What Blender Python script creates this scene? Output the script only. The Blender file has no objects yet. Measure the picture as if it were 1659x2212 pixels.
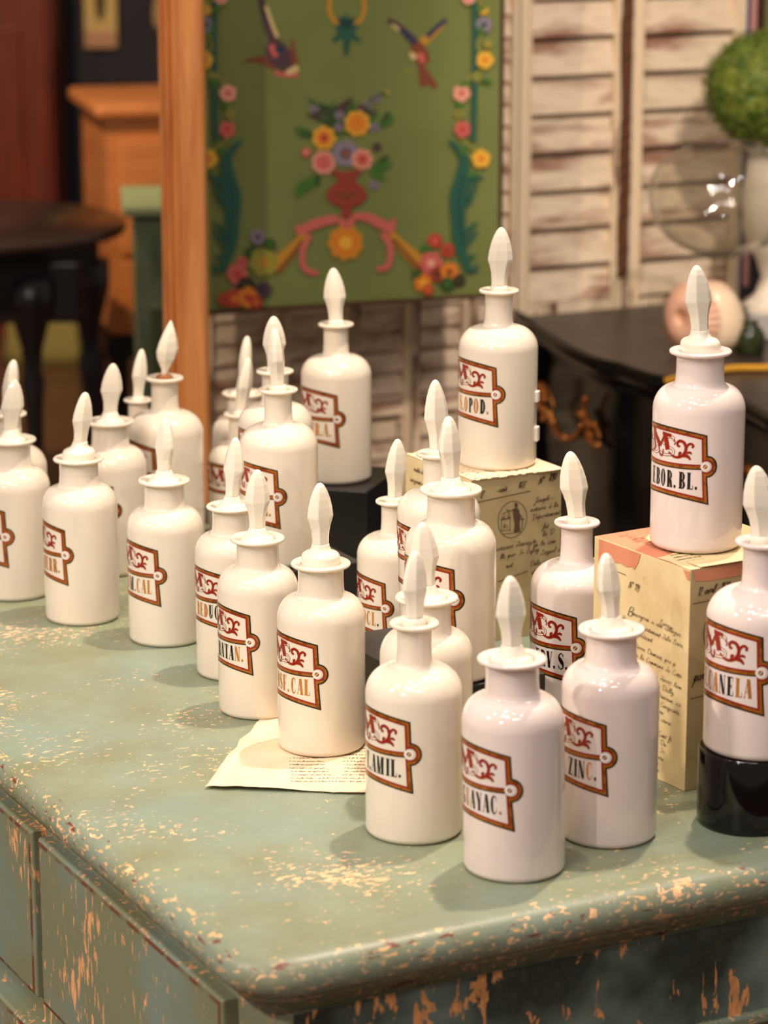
import bpy, bmesh, math, random
from math import sin, cos, pi, radians, degrees, atan2, hypot, sqrt, tan, exp
from mathutils import Vector, Matrix, noise
random.seed(7)
D = bpy.data; SC = bpy.context.scene; COL = SC.collection

# ------------------------------------------------------------------ camera
FPX = 6100.0; PITCH = radians(14.1); CZ = 1.685
cam = D.cameras.new('camera'); camo = D.objects.new('camera', cam); COL.objects.link(camo)
cam.sensor_fit = 'VERTICAL'; cam.sensor_height = 36.0; cam.lens = 36.0 * FPX / 2212.0
camo.location = (0, 0, CZ); camo.rotation_euler = (radians(90) - PITCH, 0, 0)
cam.dof.use_dof = True; cam.dof.focus_distance = 2.75; cam.dof.aperture_fstop = 6.0
cam.clip_start = .05; cam.clip_end = 60
SC.camera = camo
SC.view_settings.view_transform = 'Standard'; SC.view_settings.look = 'None'
SC.view_settings.gamma = 1; SC.view_settings.use_curve_mapping = False
SC.view_settings.exposure = 0.90
SC.cycles.use_denoising = True
SC.cycles.max_bounces = 10; SC.cycles.transparent_max_bounces = 12
SC.cycles.sample_clamp_indirect = 6

# ------------------------------------------------------------------ world and lamps
wd = D.worlds.new('world'); SC.world = wd; wd.use_nodes = True
bg = wd.node_tree.nodes['Background']; bg.inputs[0].default_value = (1.0, .80, .66, 1); bg.inputs[1].default_value = .15
def aim(o, tgt):
    d = Vector(tgt) - o.location; o.rotation_euler = d.to_track_quat('-Z', 'Y').to_euler()
def spot(name, loc, tgt, e, col, size=50, rad=.04, blend=.5):
    l = D.lights.new(name, 'SPOT'); l.energy = e; l.color = col; l.spot_size = radians(size); l.spot_blend = blend; l.shadow_soft_size = rad
    o = D.objects.new(name, l); COL.objects.link(o); o.location = loc; aim(o, tgt); return o
def area(name, loc, tgt, e, col, sx, sy):
    l = D.lights.new(name, 'AREA'); l.shape = 'RECTANGLE'; l.size = sx; l.size_y = sy; l.energy = e; l.color = col
    o = D.objects.new(name, l); COL.objects.link(o); o.location = loc; aim(o, tgt); return o
WARM = (1.0, .805, .63); WHITE = (1.0, .86, .74); PINK = (1.0, .84, .78)
spot('ceiling_spot_over_table', (.50, 3.05, 3.1), (-.15, 2.8, .8), 106, WARM, 46, .035)
spot('ceiling_spot_over_corner', (-.25, 2.15, 3.1), (.1, 2.4, .8), 26, WHITE, 50, .04)
spot('ceiling_spot_behind_camera', (-1.75, -.9, 3.0), (.1, 2.55, .85), 64, PINK, 30, .03)
spot('ceiling_spot_left_row', (-1.3, 1.6, 3.05), (-.3, 3.0, .85), 34, WARM, 40, .04)
spot('background_spot_left', (-1.05, 1.6, 3.0), (.1, 4.8, 1.2), 80, WARM, 44, .03)
spot('background_spot_right', (.95, 2.4, 3.0), (.78, 4.95, 1.15), 115, WHITE, 34, .05)
spot('background_spot_shop', (-1.6, 5.3, 2.9), (-.9, 7.0, .7), 175, (1, .74, .45), 80, .05)
for i, (x, y) in enumerate([(-.5, .9), (-.36, 1.15), (-.62, 1.3), (-.2, .7), (-.85, 1.0), (.75, 1.2), (-.48, .55), (.2, 1.6), (1.15, 2.9), (1.35, 3.3), (.35, 3.5)]):
    spot('ceiling_accent_spot', (x, y, 3.05), (x * .3 + .05, 2.6, .9), 5.5, (1, .9, .84), 140, .034)
spot('ceiling_spot_far_left', (-2.3, 1.3, 2.7), (-.25, 2.3, .5), 115, WHITE, 40, .06)  # unseen lamp added to brighten the drawer fronts and the bottles' left sides
area('ceiling_strip_light', (.45, .3, 3.0), (.1, 2.6, .9), 5, (1, .95, .9), .75, .035)

# ------------------------------------------------------------------ geometry of the view, used to measure where things stand
def ray(u, v):
    x = (u - 829.5) / FPX; y = (v - 1106) / FPX
    return Vector((x, cos(PITCH) - y * sin(PITCH), -sin(PITCH) - y * cos(PITCH)))
def at(u, v, z):
    r = ray(u, v); t = (z - CZ) / r[2]; return Vector((r[0] * t, r[1] * t, z))
def at_plane(u, v, P, n):
    r = ray(u, v); C = Vector((0, 0, CZ)); t = (Vector(P) - C).dot(n) / r.dot(n); return C + r * t
def proj_y(Y, z):
    d = z - CZ; w = Y * cos(PITCH) - d * sin(PITCH); return 1106 + FPX * (-Y * sin(PITCH) - d * cos(PITCH)) / w
def zat(Y, v):
    lo, hi = -1., 4.
    for _ in range(50):
        m = (lo + hi) / 2
        if proj_y(Y, m) > v: lo = m
        else: hi = m
    return lo
def xat(u, Y, z):
    w = Y * cos(PITCH) + (CZ - z) * sin(PITCH); return (u - 829.5) / FPX * w

# ------------------------------------------------------------------ materials
def s2l(c):
    return tuple(((v / 255) / 12.92 if v / 255 <= .04045 else ((v / 255 + .055) / 1.055) ** 2.4) for v in c) + (1,)
def mat(name, rgb, rough=.5, metal=0, **kw):
    m = D.materials.new(name); m.use_nodes = True; b = m.node_tree.nodes['Principled BSDF']
    b.inputs['Base Color'].default_value = s2l(rgb); b.inputs['Roughness'].default_value = rough; b.inputs['Metallic'].default_value = metal
    for k, v in kw.items():
        b.inputs[k.replace('_', ' ')].default_value = v
    m['b'] = 1
    return m
class NT:
    def __init__(s, m): s.m = m; s.t = m.node_tree; s.n = s.t.nodes; s.l = s.t.links; s.b = s.n['Principled BSDF']
    def add(s, kind, **kw):
        n = s.n.new(kind)
        for k, v in kw.items(): setattr(n, k, v)
        return n
    def coord(s, scale=(1, 1, 1), rot=(0, 0, 0), which='Object'):
        c = s.add('ShaderNodeTexCoord'); mp = s.add('ShaderNodeMapping'); mp.inputs['Scale'].default_value = scale; mp.inputs['Rotation'].default_value = rot
        s.l.new(c.outputs[which], mp.inputs[0]); return mp.outputs[0]
    def noise(s, vec, scale, detail=4, rough=.55, dist=0):
        n = s.add('ShaderNodeTexNoise'); n.inputs['Scale'].default_value = scale; n.inputs['Detail'].default_value = detail
        n.inputs['Roughness'].default_value = rough; n.inputs['Distortion'].default_value = dist; s.l.new(vec, n.inputs['Vector']); return n.outputs[0]
    def ramp(s, fac, stops, interp='LINEAR'):
        r = s.add('ShaderNodeValToRGB'); r.color_ramp.interpolation = interp; e = r.color_ramp.elements
        e[0].position, e[0].color = stops[0][0], stops[0][1]; e[1].position, e[1].color = stops[1][0], stops[1][1]
        for p_, c_ in stops[2:]:
            k = e.new(p_); k.color = c_
        s.l.new(fac, r.inputs[0]); return r.outputs[0]
    def mix(s, fac, a, b, mode='MIX'):
        m = s.add('ShaderNodeMix', data_type='RGBA', blend_type=mode)
        for i, v in ((0, fac), (6, a), (7, b)):
            if isinstance(v, (int, float)): m.inputs[i].default_value = v
            elif isinstance(v, tuple): m.inputs[i].default_value = v
            else: s.l.new(v, m.inputs[i])
        return m.outputs[2]
    def math(s, op, a, b=0):
        m = s.add('ShaderNodeMath', operation=op)
        for i, v in ((0, a), (1, b)):
            if isinstance(v, (int, float)): m.inputs[i].default_value = v
            else: s.l.new(v, m.inputs[i])
        return m.outputs[0]
    def bump(s, h, strength=.3, dist=.002):
        n = s.add('ShaderNodeBump'); n.inputs['Strength'].default_value = strength; n.inputs['Distance'].default_value = dist
        s.l.new(h, n.inputs['Height']); s.l.new(n.outputs[0], s.b.inputs['Normal'])
    def col(s, c): s.l.new(c, s.b.inputs['Base Color'])
BW = ((0, (0, 0, 0, 1)), (1, (1, 1, 1, 1)))
def bw(a, b): return ((a, (0, 0, 0, 1)), (b, (1, 1, 1, 1)))

M = {}
def glass_mat(name, rgb):
    m = mat(name, rgb, .085, 0, IOR=1.55); t = NT(m)
    v = t.coord(); n = t.noise(v, 9, 3); c = t.mix(t.ramp(n, bw(.35, .7)), s2l(rgb), s2l(tuple(int(q * .975) for q in rgb))); t.col(c)
    t.b.inputs['Subsurface Weight'].default_value = .25; t.b.inputs['Subsurface Radius'].default_value = (.012, .009, .006); t.b.inputs['Subsurface Scale'].default_value = .6
    t.bump(t.noise(v, 30, 2), .035, .001)
    return m
M['milk'] = glass_mat('milk_glass', (229, 219, 202))
M['milk_cool'] = glass_mat('milk_glass_cool', (228, 214, 208))  # same glass, with the pinkish light on the right-hand bottles put into its colour
M['stopper'] = glass_mat('milk_glass_stopper', (238, 231, 214))
M['ink'] = mat('label_black_enamel', (26, 20, 18), .3)  # black lines, plus gilded letters whose dark reflections are painted black
M['gold'] = mat('label_gilding', (176, 108, 36), .3, .45)
t = NT(M['gold']); v = t.coord(); t.col(t.mix(t.ramp(t.noise(v, 160, 2), bw(.5, .62)), s2l((176, 108, 36)), s2l((134, 76, 22))))
M['red'] = mat('label_red_enamel', (142, 24, 12), .3)
M['white'] = mat('label_white_enamel', (238, 230, 222), .12)
M['gold_letter'] = mat('letter_gilding', (222, 150, 72), .25, .6)

def paint_mat(name, stretch, chip=.60, chipscale=60, base=(136, 148, 124), chipc=(224, 178, 134), dark=(124, 128, 100), red=0.0, seed=0):
    m = mat(name, base, .42); t = NT(m)
    v0 = t.coord(); v = t.coord(stretch)
    big = t.noise(v0, 5 + seed, 3); cloud = t.noise(v0, 14, 5, .6)
    c = t.mix(t.ramp(cloud, bw(.3, .7)), s2l(base), s2l(dark)); c = t.mix(t.ramp(big, bw(.45, .75)), c, s2l((128, 148, 140)))
    fine = t.noise(v, 240, 3, .7); c = t.mix(t.math('MULTIPLY', t.ramp(fine, bw(.5, .75)), .30), c, s2l((106, 104, 78)))
    ch = t.noise(v, chipscale, 5, .62, .6); cover = t.noise(v0, 9, 3, .5)
    f = t.math('ADD', ch, t.math('MULTIPLY', t.math('SUBTRACT', cover, .5), .46))
    mask = t.ramp(f, bw(chip, chip + .012))
    c2 = t.mix(t.ramp(t.noise(v, 130, 3), bw(.4, .6)), s2l(chipc), s2l(tuple(min(255, int(q * 1.14)) for q in chipc)))
    c = t.mix(mask, c, c2)
    if red:
        rn = t.noise(t.coord((3, 3, 14)), 16, 4, .6); c = t.mix(t.ramp(rn, bw(red, red + .03)), c, s2l((112, 58, 42)))
        rn = t.noise(t.coord((3, 3, 10), (0, 0, .3)), 30, 4, .6); c = t.mix(t.ramp(rn, bw(.60, .62)), c, s2l((222, 176, 122)))
    t.col(c)
    h = t.math('SUBTRACT', t.math('ADD', t.math('MULTIPLY', cloud, .5), t.math('MULTIPLY', fine, .3)), t.math('MULTIPLY', mask, .5))
    t.bump(h, .35, .0012)
    return m
M['top'] = paint_mat('sage_chipped_paint_top', (1.0, 1.75, 1), .64, 105)
M['lip'] = paint_mat('sage_chipped_paint_edge', (1.0, 1.0, 1.5), .63, 95, red=.62, base=(130, 142, 124))
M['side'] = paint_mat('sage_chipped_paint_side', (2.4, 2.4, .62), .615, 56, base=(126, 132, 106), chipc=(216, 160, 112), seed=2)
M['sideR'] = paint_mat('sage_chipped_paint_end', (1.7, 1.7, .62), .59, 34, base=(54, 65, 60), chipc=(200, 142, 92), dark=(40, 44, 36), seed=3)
M['worn'] = mat('worn_red_edge', (118, 62, 42), .5); t = NT(M['worn']); v = t.coord((1, 1, 1))
t.col(t.mix(t.ramp(t.noise(v, 40, 4), bw(.47, .56)), s2l((108, 66, 48)), s2l((116, 114, 88))))

def wood_mat(name, a, b, stretch=(12, 12, .8), scale=6, rough=.45):
    m = mat(name, a, rough); t = NT(m); v = t.coord(stretch)
    n = t.noise(v, scale, 5, .6, .8); c = t.mix(t.ramp(n, bw(.3, .72)), s2l(a), s2l(b))
    k = t.noise(t.coord((1, 1, .5)), 9, 2); c = t.mix(t.math('MULTIPLY', t.ramp(k, bw(.62, .75)), .4), c, s2l(tuple(int(q * .6) for q in b)))
    t.col(c); t.bump(n, .2, .002); return m
M['pine'] = wood_mat('honey_pine', (236, 164, 96), (196, 116, 54))
M['pine2'] = wood_mat('pine_chest', (204, 132, 76), (180, 106, 54), (1, 1, 8), 4)
M['mahog'] = wood_mat('red_mahogany', (128, 44, 14), (84, 24, 8))
M['black'] = mat('black_board', (26, 22, 24), .35); t = NT(M['black']); t.bump(t.noise(t.coord(), 60, 3), .1, .001)
M['blackgloss'] = mat('black_glass', (10, 6, 8), .08)
M['ebony'] = mat('ebonised_wood', (8, 5, 5), .22, 0, Specular_IOR_Level=.2); t = NT(M['ebony']); t.bump(t.noise(t.coord((1, 6, 1)), 20, 3), .08, .001)
M['ebonytop'] = wood_mat('worn_ebonised_top', (64, 50, 44), (44, 33, 30), (2, 9, 1), 6, .38)
M['dtable'] = mat('dark_table_wood', (26, 20, 24), .35)
M['dtabletop'] = mat('dark_table_top', (44, 28, 22), .28)
M['gilt'] = mat('ormolu', (190, 120, 58), .38, .85); t = NT(M['gilt']); t.bump(t.noise(t.coord(), 120, 3), .6, .003)
def paper_mat(name, a, b):
    m = mat(name, a, .75); t = NT(m); v = t.coord(); n = t.noise(v, 22, 5, .6)
    c = t.mix(t.ramp(n, bw(.35, .75)), s2l(a), s2l(b)); s = t.noise(v, 55, 4, .65)
    c = t.mix(t.math('MULTIPLY', t.ramp(s, bw(.64, .74)), .6), c, s2l((176, 128, 76))); t.col(c); t.bump(n, .25, .001); return m
M['paper'] = paper_mat('aged_paper', (226, 206, 160), (206, 180, 130))
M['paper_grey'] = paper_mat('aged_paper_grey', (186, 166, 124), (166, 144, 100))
M['paper_cream'] = paper_mat('aged_paper_cream', (232, 216, 186), (222, 196, 156))
M['salmon'] = paper_mat('salmon_board', (214, 142, 108), (198, 120, 86))
M['brownink'] = mat('brown_ink', (60, 40, 22), .7)
M['stampink'] = mat('stamp_ink', (84, 64, 42), .7)
M['inkblue'] = mat('dark_ink', (40, 32, 26), .7)

# ------------------------------------------------------------------ mesh builder
class MB:
    def __init__(s): s.v = []; s.f = []; s.m = []; s.sm = []
    def vert(s, p): s.v.append(tuple(p)); return len(s.v) - 1
    def face(s, idx, mi=0, smooth=False): s.f.append(tuple(idx)); s.m.append(mi); s.sm.append(smooth)
    def poly(s, pts, mi=0): s.face([s.vert(p) for p in pts], mi)
    def box(s, c, d, mi=0, R=None):
        c = Vector(c); h = Vector(d) / 2; idx = []
        for sx in (-1, 1):
            for sy in (-1, 1):
                for sz in (-1, 1):
                    q = Vector((sx * h.x, sy * h.y, sz * h.z)); idx.append(s.vert((R @ q if R else q) + c))
        for f in ((0, 1, 3, 2), (4, 6, 7, 5), (0, 4, 5, 1), (2, 3, 7, 6), (0, 2, 6, 4), (1, 5, 7, 3)): s.face([idx[i] for i in f], mi)
    def lathe(s, prof, n=64, c=(0, 0, 0), mi=0, smooth=True, capb=True, capt=True):
        rings = []
        for r, z in prof:
            rings.append([s.vert((c[0] + r * cos(2 * pi * k / n), c[1] + r * sin(2 * pi * k / n), c[2] + z)) for k in range(n)])
        for a, b in zip(rings, rings[1:]):
            for k in range(n): s.face((a[k], a[(k + 1) % n], b[(k + 1) % n], b[k]), mi, smooth)
        if capb: s.face(rings[0][::-1], mi, smooth)
        if capt: s.face(rings[-1], mi, smooth)
    def loft(s, rings, mi=0, smooth=True, capb=True, capt=True, closed=True):
        R = [[s.vert(p) for p in r] for r in rings]; n = len(R[0])
        for a, b in zip(R, R[1:]):
            for k in range(n if closed else n - 1): s.face((a[k], a[(k + 1) % n], b[(k + 1) % n], b[k]), mi, smooth)
        if capb: s.face(R[0][::-1], mi, smooth)
        if capt: s.face(R[-1], mi, smooth)
    def tube(s, pts, rad, n=10, mi=0, smooth=True):
        pts = [Vector(p) for p in pts]; rings = []; up = Vector((0, 0, 1)); prev = None
        for i, p in enumerate(pts):
            d = (pts[min(i + 1, len(pts) - 1)] - pts[max(i - 1, 0)]).normalized()
            x = d.cross(prev if prev is not None else (up if abs(d.z) < .95 else Vector((1, 0, 0))))
            if prev is not None: x = (prev - d * prev.dot(d))
            x = x.normalized(); prev = x; y = d.cross(x)
            r = rad[i] if isinstance(rad, (list, tuple)) else rad
            rings.append([p + x * r * cos(2 * pi * k / n) + y * r * sin(2 * pi * k / n) for k in range(n)])
        s.loft(rings, mi, smooth)
    def build(s, name, mats, parent=None, bevel=0, auto=None, recalc=True, seg=2):
        me = D.meshes.new(name); me.from_pydata(s.v, [], s.f)
        for m in (mats if isinstance(mats, (list, tuple)) else [mats]): me.materials.append(m)
        me.polygons.foreach_set('material_index', s.m); me.polygons.foreach_set('use_smooth', s.sm); me.update()
        if recalc:
            b = bmesh.new(); b.from_mesh(me); bmesh.ops.recalc_face_normals(b, faces=b.faces); b.to_mesh(me); b.free()
        o = D.objects.new(name, me); COL.objects.link(o)
        if parent is not None: o.parent = parent
        if bevel:
            md = o.modifiers.new('bevel', 'BEVEL'); md.width = bevel; md.segments = seg; md.limit_method = 'ANGLE'; md.angle_limit = radians(28)
        return o
def tag(o, label=None, cat=None, group=None, kind=None):
    if label: o['label'] = label
    if cat: o['category'] = cat
    if group: o['group'] = group
    if kind: o['kind'] = kind
    return o
def empty(name, loc, rz=0):
    o = D.objects.new(name, None); COL.objects.link(o); o.location = loc; o.rotation_euler = (0, 0, rz); o.empty_display_size = .05; return o
def catmull(p, n=6):
    if len(p) < 3: return list(p)
    q = [p[0]] + list(p) + [p[-1]]; out = []
    for i in range(1, len(q) - 2):
        a, b, c, d = [Vector(x) for x in q[i - 1:i + 3]]
        for k in range(n):
            t_ = k / n; out.append(.5 * ((2 * b) + (c - a) * t_ + (2 * a - 5 * b + 4 * c - d) * t_ ** 2 + (3 * b - a - 3 * c + d) * t_ ** 3))
    out.append(Vector(q[-2])); return out
def ribbon(pts, wf):
    """flat strip of quads along 2-D points; wf(i, direction) gives the width"""
    pts = [Vector(p).to_2d() for p in pts]; L = []; R_ = []
    for i, p in enumerate(pts):
        d = pts[min(i + 1, len(pts) - 1)] - pts[max(i - 1, 0)]
        if d.length < 1e-9: d = Vector((1, 0))
        d.normalize(); n = Vector((-d.y, d.x)); w = wf(i / max(1, len(pts) - 1), d) / 2; L.append(p + n * w); R_.append(p - n * w)
    return [[L[i], R_[i], R_[i + 1], L[i + 1]] for i in range(len(pts) - 1)]
def rrect(hx, hy, r, n=6, c=(0, 0)):
    out = []
    for cx, cy, a0 in ((hx - r, hy - r, 0), (-hx + r, hy - r, 90), (-hx + r, -hy + r, 180), (hx - r, -hy + r, 270)):
        for k in range(n + 1):
            a = radians(a0 + 90 * k / n); out.append((c[0] + cx + r * cos(a), c[1] + cy + r * sin(a)))
    return out

# ------------------------------------------------------------------ painted capital letters (high contrast serif)
TH = .275; TA = .235; HR = .055
def glyph(ch):
    P = []
    def vs(x, w=TH, y0=0, y1=1): P.append([(x, y0), (x + w, y0), (x + w, y1), (x, y1)])
    def hb(x0, x1, y, h=HR): P.append([(x0, y), (x1, y), (x1, y + h), (x0, y + h)])
    def dg(x0, y0, x1, y1, w): P.append([(x0, y0), (x0 + w, y0), (x1 + w, y1), (x1, y1)])
    def arc(cx, cy, rx, ry, a0, a1, wx, wy=HR, n=18):
        pts = []
        for k in range(n + 1):
            a = radians(a0 + (a1 - a0) * k / n); pts.append(((cx + rx * cos(a), cy + ry * sin(a)), (cx + (rx - wx) * cos(a), cy + (ry - wy) * sin(a))))
        for a, b in zip(pts, pts[1:]): P.append([a[0], b[0], b[1], a[1]])
    def ser(x, w, y): hb(x - .07, x + w + .07, y, .04)
    W = .66
    if ch == '.': P.append([(.06 + .12 * cos(2 * pi * k / 10) + .07, .09 + .10 * sin(2 * pi * k / 10)) for k in range(10)]); return P, .30
    if ch == 'I': vs(.09); ser(.09, TH, 0); ser(.09, TH, .96); return P, .42
    if ch == 'L': vs(.09); ser(.09, TH, 0); ser(.09, TH, .96); hb(.09, .62, 0); P.append([(.56, 0), (.62, 0), (.62, .3), (.58, .22)]); return P, .68
    if ch in 'EF':
        vs(.09); ser(.09, TH, 0); ser(.09, TH, .96); hb(.2, .6, .95); P.append([(.55, 1), (.6, 1), (.6, .72), (.57, .78)]); hb(.2, .48, .49); P.append([(.44, .4), (.49, .37), (.49, .63), (.44, .6)])
        if ch == 'E': hb(.2, .64, 0); P.append([(.58, 0), (.64, 0), (.64, .3), (.6, .22)])
        return P, .70
    if ch == 'T': vs(.24); ser(.24, TH, 0); hb(.02, .66, .95); P.append([(.02, 1), (.07, 1), (.05, .78), (.02, .7)]); P.append([(.61, 1), (.66, 1), (.66, .7), (.63, .78)]); return P, .70
    if ch == 'H': vs(.09); vs(.48); hb(.2, .5, .48); [ser(x, TH, y) for x in (.09, .48) for y in (0, .96)]; return P, .80
    if ch == 'U': vs(.09, TH, .3); vs(.54, HR, .3); arc(.34, .3, .25, .31, 180, 360, .2); arc(.34, .3, .25, .31, 270, 360, HR); ser(.09, TH, .96); ser(.54, HR, .96); return P, .74
    if ch == 'N': vs(.09, HR); vs(.60, HR); dg(.42, 0, .05, 1, .26); ser(.09, HR, 0); ser(.60, HR, .96); return P, .76
    if ch == 'M': vs(.08, HR); dg(.26, 0, .05, 1, .24); dg(.38, 0, .60, 1, HR); vs(.60, TH); ser(.08, HR, 0); ser(.60, TH, 0); ser(.60, TH, .96); hb(.0, .15, .96, .04); return P, 1.02
    if ch == 'A': dg(.02, 0, .30, 1, HR); dg(.40, 0, .22, 1, .28); hb(.13, .5, .3, .04); hb(-.03, .14, 0, .04); hb(.38, .68, 0, .04); return P, .68
    if ch == 'V': dg(.22, 0, .02, 1, .28); dg(.36, 0, .58, 1, HR); hb(0, .3, .96, .04); hb(.5, .7, .96, .04); return P, .68
    if ch == 'Y': vs(.25, TH, 0, .48); dg(.24, .46, .0, 1, .28); dg(.46, .46, .60, 1, HR); ser(.25, TH, 0); hb(0, .3, .96, .04); hb(.52, .72, .96, .04); return P, .70
    if ch == 'Z': dg(.02, 0, .34, 1, .28); hb(.05, .6, .95); hb(.03, .62, 0); P.append([(.05, 1), (.1, 1), (.07, .74), (.05, .7)]); P.append([(.57, 0), (.62, 0), (.62, .32), (.59, .24)]); return P, .68
    if ch == 'O': arc(.33, .5, .31, .52, 0, 360, TA, HR, 32); return P, .70
    if ch == 'Q': arc(.33, .5, .31, .52, 0, 360, TH - .02, HR, 32); dg(.45, -.15, .3, .15, .12); return P, .70
    if ch in 'CG':
        arc(.33, .5, .31, .52, 55, 305, TA, HR, 26); P.append([(.50, .93), (.55, .98), (.57, .66), (.54, .68)])
        if ch == 'G': vs(.46, .15, .04, .42); hb(.40, .67, .42, .04)
        else: P.append([(.49, .07), (.53, .03), (.6, .3), (.57, .32)])
        return P, .68
    if ch in 'DBPR':
        vs(.09); ser(.09, TH, 0); ser(.09, TH, .96)
        if ch == 'D': arc(.28, .5, .40, .5, -90, 90, TA, HR)
        else: arc(.34, .73, .30, .27, -90, 90, .2, HR)
        if ch == 'B': arc(.34, .25, .34, .26, -90, 90, .22, HR)
        if ch == 'R': dg(.46, 0, .34, .48, .24); hb(.46, .7, 0, .04)
        return P, .72 if ch != 'P' else .66
    if ch == 'S':
        pts = catmull([(.5, .82, 0), (.33, .98, 0), (.12, .86, 0), (.14, .68, 0), (.33, .5, 0), (.5, .32, 0), (.5, .12, 0), (.28, .02, 0), (.08, .2, 0)], 5)
        for q in ribbon(pts, lambda i, d: .06 + .24 * exp(-((i - .5) / .2) ** 2)): P.append(q)
        P.append([(.5, .98), (.54, .98), (.54, .7), (.5, .78)]); P.append([(.04, .02), (.08, .02), (.08, .24), (.04, .3)]); return P, .62
    return P, .5
def clip_s(poly, lo, hi):
    """cut a 2-D polygon to lo <= s <= hi"""
    def half(pl, sgn, lim):
        out = []
        for i in range(len(pl)):
            a, b = pl[i], pl[(i + 1) % len(pl)]; ia, ib = (a[0] - lim) * sgn >= 0, (b[0] - lim) * sgn >= 0
            if ia: out.append(a)
            if ia != ib:
                k = (lim - a[0]) / (b[0] - a[0]); out.append((lim, a[1] + (b[1] - a[1]) * k))
        return out
    p = half(poly, 1, lo); return half(p, -1, hi) if len(p) > 2 else []
def hquad(poly, step):
    lo = min(p[0] for p in poly); hi = max(p[0] for p in poly); k0 = math.floor(lo / step); out = []
    for k in range(k0, math.ceil(hi / step) + 1):
        c = clip_s([tuple(q[:2]) for q in poly], k * step, (k + 1) * step)
        if len(c) > 2 and max(q[0] for q in c) - min(q[0] for q in c) > 1e-7: out.append(c)
    return out

# ------------------------------------------------------------------ the plaque painted on every bottle, unrolled, in units of the bottle radius
HS = 1.12   # half width
def plaque_outline(g):
    """right-hand half outline (s >= 0), inset g; from the top middle to the bottom middle"""
    top = lambda s: .83 - .15 * (s / HS) ** 2 - g
    bot = lambda s: -.68 - .15 * (s / HS) ** 2 + g
    tr = .245 - g * 1.0; pts = [(s, top(s)) for s in [HS * k / 10 for k in range(10)]]
    e0 = HS - .02 - g; pts.append((e0, top(e0)))
    cx = HS - .03; dy = sqrt(max(tr * tr - (HS - g - cx) ** 2, 1e-6)); a0 = atan2(dy, HS - g - cx); pts.append((HS - g, dy + .0))
    for k in range(1, 12): a = a0 - 2 * a0 * k / 12; pts.append((cx + tr * cos(a), tr * sin(a)))
    pts.append((HS - g, -dy)); e1 = HS + .045 - g * 1.1; pts.append((e1, bot(e1)))
    pts += [(s, bot(s)) for s in [HS * k / 10 for k in range(9, -1, -1)]]
    return pts
def ring_between(a, b): return [[a[i], a[i + 1], b[i + 1], b[i]] for i in range(len(a) - 1)]
def mirror(pl): return [(-p[0], p[1]) for p in pl][::-1]
def circ(cx, cy, r, n=20, ry=None): return [(cx + r * cos(2 * pi * k / n), cy + (ry or r) * sin(2 * pi * k / n)) for k in range(n)]
BLK, GLD, RED, WHT, LET = 0, 1, 2, 3, 4
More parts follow.
